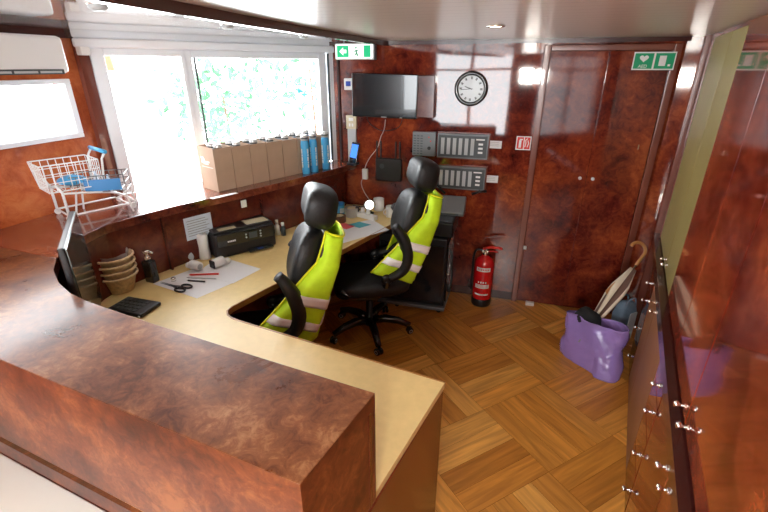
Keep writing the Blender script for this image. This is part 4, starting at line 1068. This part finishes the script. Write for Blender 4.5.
# ============================================================ BAG, UMBRELLA, FABRIC BAG
# purple plastic bag: crumpled open pouch
bg0 = Vector((1.43, 2.50)); ba = R(-58)
bag = empty('plastic_bag', (bg0.x, bg0.y, 0), ba, 'shiny purple plastic bag holding the umbrella by the right cupboards', 'bag')
random.seed(11)
bm = bmesh.new(); nu, nv = 96, 36; g = []
from mathutils import noise
for j in range(nv+1):
    v = j/nv; ring = []
    for i in range(nu):
        a = 2*PI*i/nu; c, s_ = math.cos(a), math.sin(a)
        rx = .205+.012*math.sin(v*9); ry = .085*(1-.45*v**1.5)+.015
        x = rx*math.copysign(abs(c)**.55, c); y = ry*math.copysign(abs(s_)**.8, s_); z = .004+(.335+.03*c)*v
        if c > .3 and v < .55: x += .075*(.55-v)*c; y -= .05*(.55-v)
        q = noise.noise(Vector((x*6, y*9, z*6))); q2 = noise.noise(Vector((x*30+z*18, y*25, z*9))); q3 = noise.noise(Vector((x*55-z*40, y*40, z*50)))
        k = 1+.10*q*(.25+.75*v)+.08*q2
        y2 = y*k+.014*q2+.004*q3+.014*math.sin(x*30+v*5)*v
        z2 = z+.012*noise.noise(Vector((x*14, 3, y*9)))*v
        ring.append(bm.verts.new((x*(1+.06*q), y2, max(.003, z2))))
    g.append(ring)
for j in range(nv):
    for i in range(nu): bm.faces.new((g[j][i], g[j][(i+1) % nu], g[j+1][(i+1) % nu], g[j+1][i]))
bm.faces.new(g[0][::-1])
HEM = [v.co.copy() for v in g[-1]]
o = obj('bag_skin', bm, M_purple, bag, smooth=True); sm = o.modifiers.new('s', 'SOLIDIFY'); sm.thickness = .0012
hem = [tuple(a) for a in HEM]
bm = bmesh.new(); tube(bm, hem, .004, 6, closed=True)
obj('bag_hem', bm, M_purple, bag, smooth=True)
# black garment inside
bm = superell(bmesh.new(), (0, 0, 0), .10, .07, .19, .8, 32, 20, fn=lambda v: v*(1+.18*noise.noise(v*9)))
o = obj('black_jacket', bm, M_cloth, None, (bg0.x-.03, bg0.y+.06, .20), (0, 0, ba), smooth=True); props(o, 'black bundled jacket stuffed in the purple bag', 'jacket')
# umbrella
ub = empty('umbrella', (1.33, 2.49, .17), 0, 'rolled cream and brown umbrella with curved cane handle leaning out of the purple bag', 'umbrella')
tipv = Vector((0, 0, 0)); topv = Vector((.455, .29, .47)); ax = (topv-tipv).normalized()
Mq = ax.to_track_quat('Z', 'Y').to_matrix().to_4x4()
bm = bmesh.new(); LU = topv.length; nu, nv = 32, 20; g = []
def rU(t): return .008+.042*min(1, t*1.6)*(1 if t < .75 else max(.25, 1-(t-.75)*2.6))
for j in range(nv+1):
    t = j/nv; ring = []
    for i in range(nu):
        a = 2*PI*i/nu; r = rU(t)*(1+.28*math.sin(a*4+t*3)); ring.append(bm.verts.new(Mq @ Vector((r*math.cos(a), r*math.sin(a), .05+t*(LU-.12)))))
    g.append(ring)
for j in range(nv):
    for i in range(nu):
        f = bm.faces.new((g[j][i], g[j][(i+1) % nu], g[j+1][(i+1) % nu], g[j+1][i])); f.material_index = 0 if ((i+2)//4) % 2 == 0 else 1
bm.faces.new(g[0][::-1]); bm.faces.new(g[-1])
obj('canopy', bm, [M_umbw, M_umbb], ub, smooth=True)
bm = bmesh.new()   # loose flap of the canopy
fl = [(-.02, 0, .48), (-.07, -.01, .46), (-.125, -.02, .40), (-.10, -.02, .35), (-.03, -.0, .40), (.0, 0, .46)]
vs = [bm.verts.new(Vector((.33, .20, -.10))+Vector((p[0], p[1], p[2]))) for p in fl]; bm.faces.new(vs)
o = obj('loose_flap', bm, M_umbo, ub); sm = o.modifiers.new('s', 'SOLIDIFY'); sm.thickness = .004
bm = bmesh.new(); tube(bm, [tuple(tipv), tuple(topv)], .005, 8); obj('shaft', bm, M_steel, ub, smooth=True)
hs = topv-ax*.03; side = Vector((-.80, -.0, .0)); side = (side-ax*side.dot(ax)).normalized()
hp = [hs+ax*(.10*k/4) for k in range(5)]
cen = hs+ax*.10+side*.052
for k in range(1, 13):
    t = PI*k/12*1.05; hp.append(cen-side*.052*math.cos(t)+ax*.052*math.sin(t))
bm = bmesh.new(); tube(bm, hp, [.011]*5+[.0115]*12, 10); obj('handle', bm, M_wood, ub, smooth=True)
# grey blue fabric bag behind
fb = empty('fabric_bag', (1.73, 2.70, 0), R(25), 'blue grey fabric bag hanging limp beside the purple bag and cupboards', 'bag')
def fab(v): return Vector((v.x*(1+.1*math.sin(v.z*20)), v.y*(1+.1*math.sin(v.z*14+1)), v.z))*(1+.12*noise.noise(v*7))
bm = superell(bmesh.new(), (0, 0, .19), .085, .05, .185, .6, 32, 20, fn=fab); obj('bag_body', bm, M_denim, fb, smooth=True)
bm = bmesh.new()
for s in (-1, 1): tube(bm, smooth_pts([(-.05, s*.03, .34), (-.03, s*.03, .40), (.03, s*.03, .40), (.05, s*.03, .34)]), .006, 6)
obj('bag_handle', bm, M_denim, fb, smooth=True)
obj('side_patch', BX(bmesh.new(), -.02, .05, -.058, -.05, .08, .3), M_lgrey, fb, bevel=.003)

# ============================================================ OUTSIDE
bm = prism(bmesh.new(), [WWP(-2, 0, -.3)[:2], WWP(4.0, 0, -.3)[:2], WWP(5, 0, -9)[:2], WWP(-4, 0, -9)[:2]], -.3, -.2)
struct('ground', bm, M_out)
random.seed(5)
def bush(c, r, n, label, name='shrub'):
    bm = bmesh.new()
    for _ in range(n):
        d = Vector((random.gauss(0, 1), random.gauss(0, 1), random.gauss(0, 1))).normalized()*random.uniform(.35, 1)
        p = Vector((d.x*r[0], d.y*r[1], d.z*r[2]))
        s = random.uniform(.05, .11); M = T(*p) @ Matrix.Rotation(random.uniform(0, 6.28), 4, Vector((random.random()-.5, random.random()-.5, random.random()-.5)).normalized())
        vs = [bm.verts.new(M @ Vector(q)) for q in ((-s, 0, 0), (0, -s*.45, .01), (s, 0, 0), (0, s*.45, .01))]; bm.faces.new(vs)
    o = empty(name, (c[0], c[1], -.2), 0, label, 'tree', 'trees outside the windows')
    obj('foliage', bm, M_leaf, o, (0, 0, c[2]+.2))
    bm = bmesh.new(); tube(bm, [(0, 0, 0), (.05, 0, .5*(c[2]+.2)), (0, 0, c[2]+.2)], [.03, .02, .015], 8); obj('trunk', bm, M_umbb, o, smooth=True)
bush((-2.3, 6.6, 1.5), (1.0, .8, .9), 480, 'pale green tree outside the right-hand window pane', 'tree')
bush((-1.2, 7.6, 1.9), (.9, .8, 1.0), 420, 'green tree farther right outside, behind the window sticker', 'tree')
bush((-3.2, 8.6, 1.0), (1.0, .8, .8), 300, 'distant low tree outside beside the window mullion', 'tree')
un_ = empty('parasol', (-3.35, 5.4, -.35), 0, 'orange red parasol outside the left window opening', 'parasol')
bm = bmesh.new(); lathe(bm, [(0, 2.55), (.25, 2.4), (.27, 2.2), (.25, 2.2)], 8); obj('parasol_canopy', bm, M_orange, un_); 
bm = bmesh.new(); cyl(bm, .02, 0, 2.4, 10); obj('parasol_pole', bm, M_white, un_)
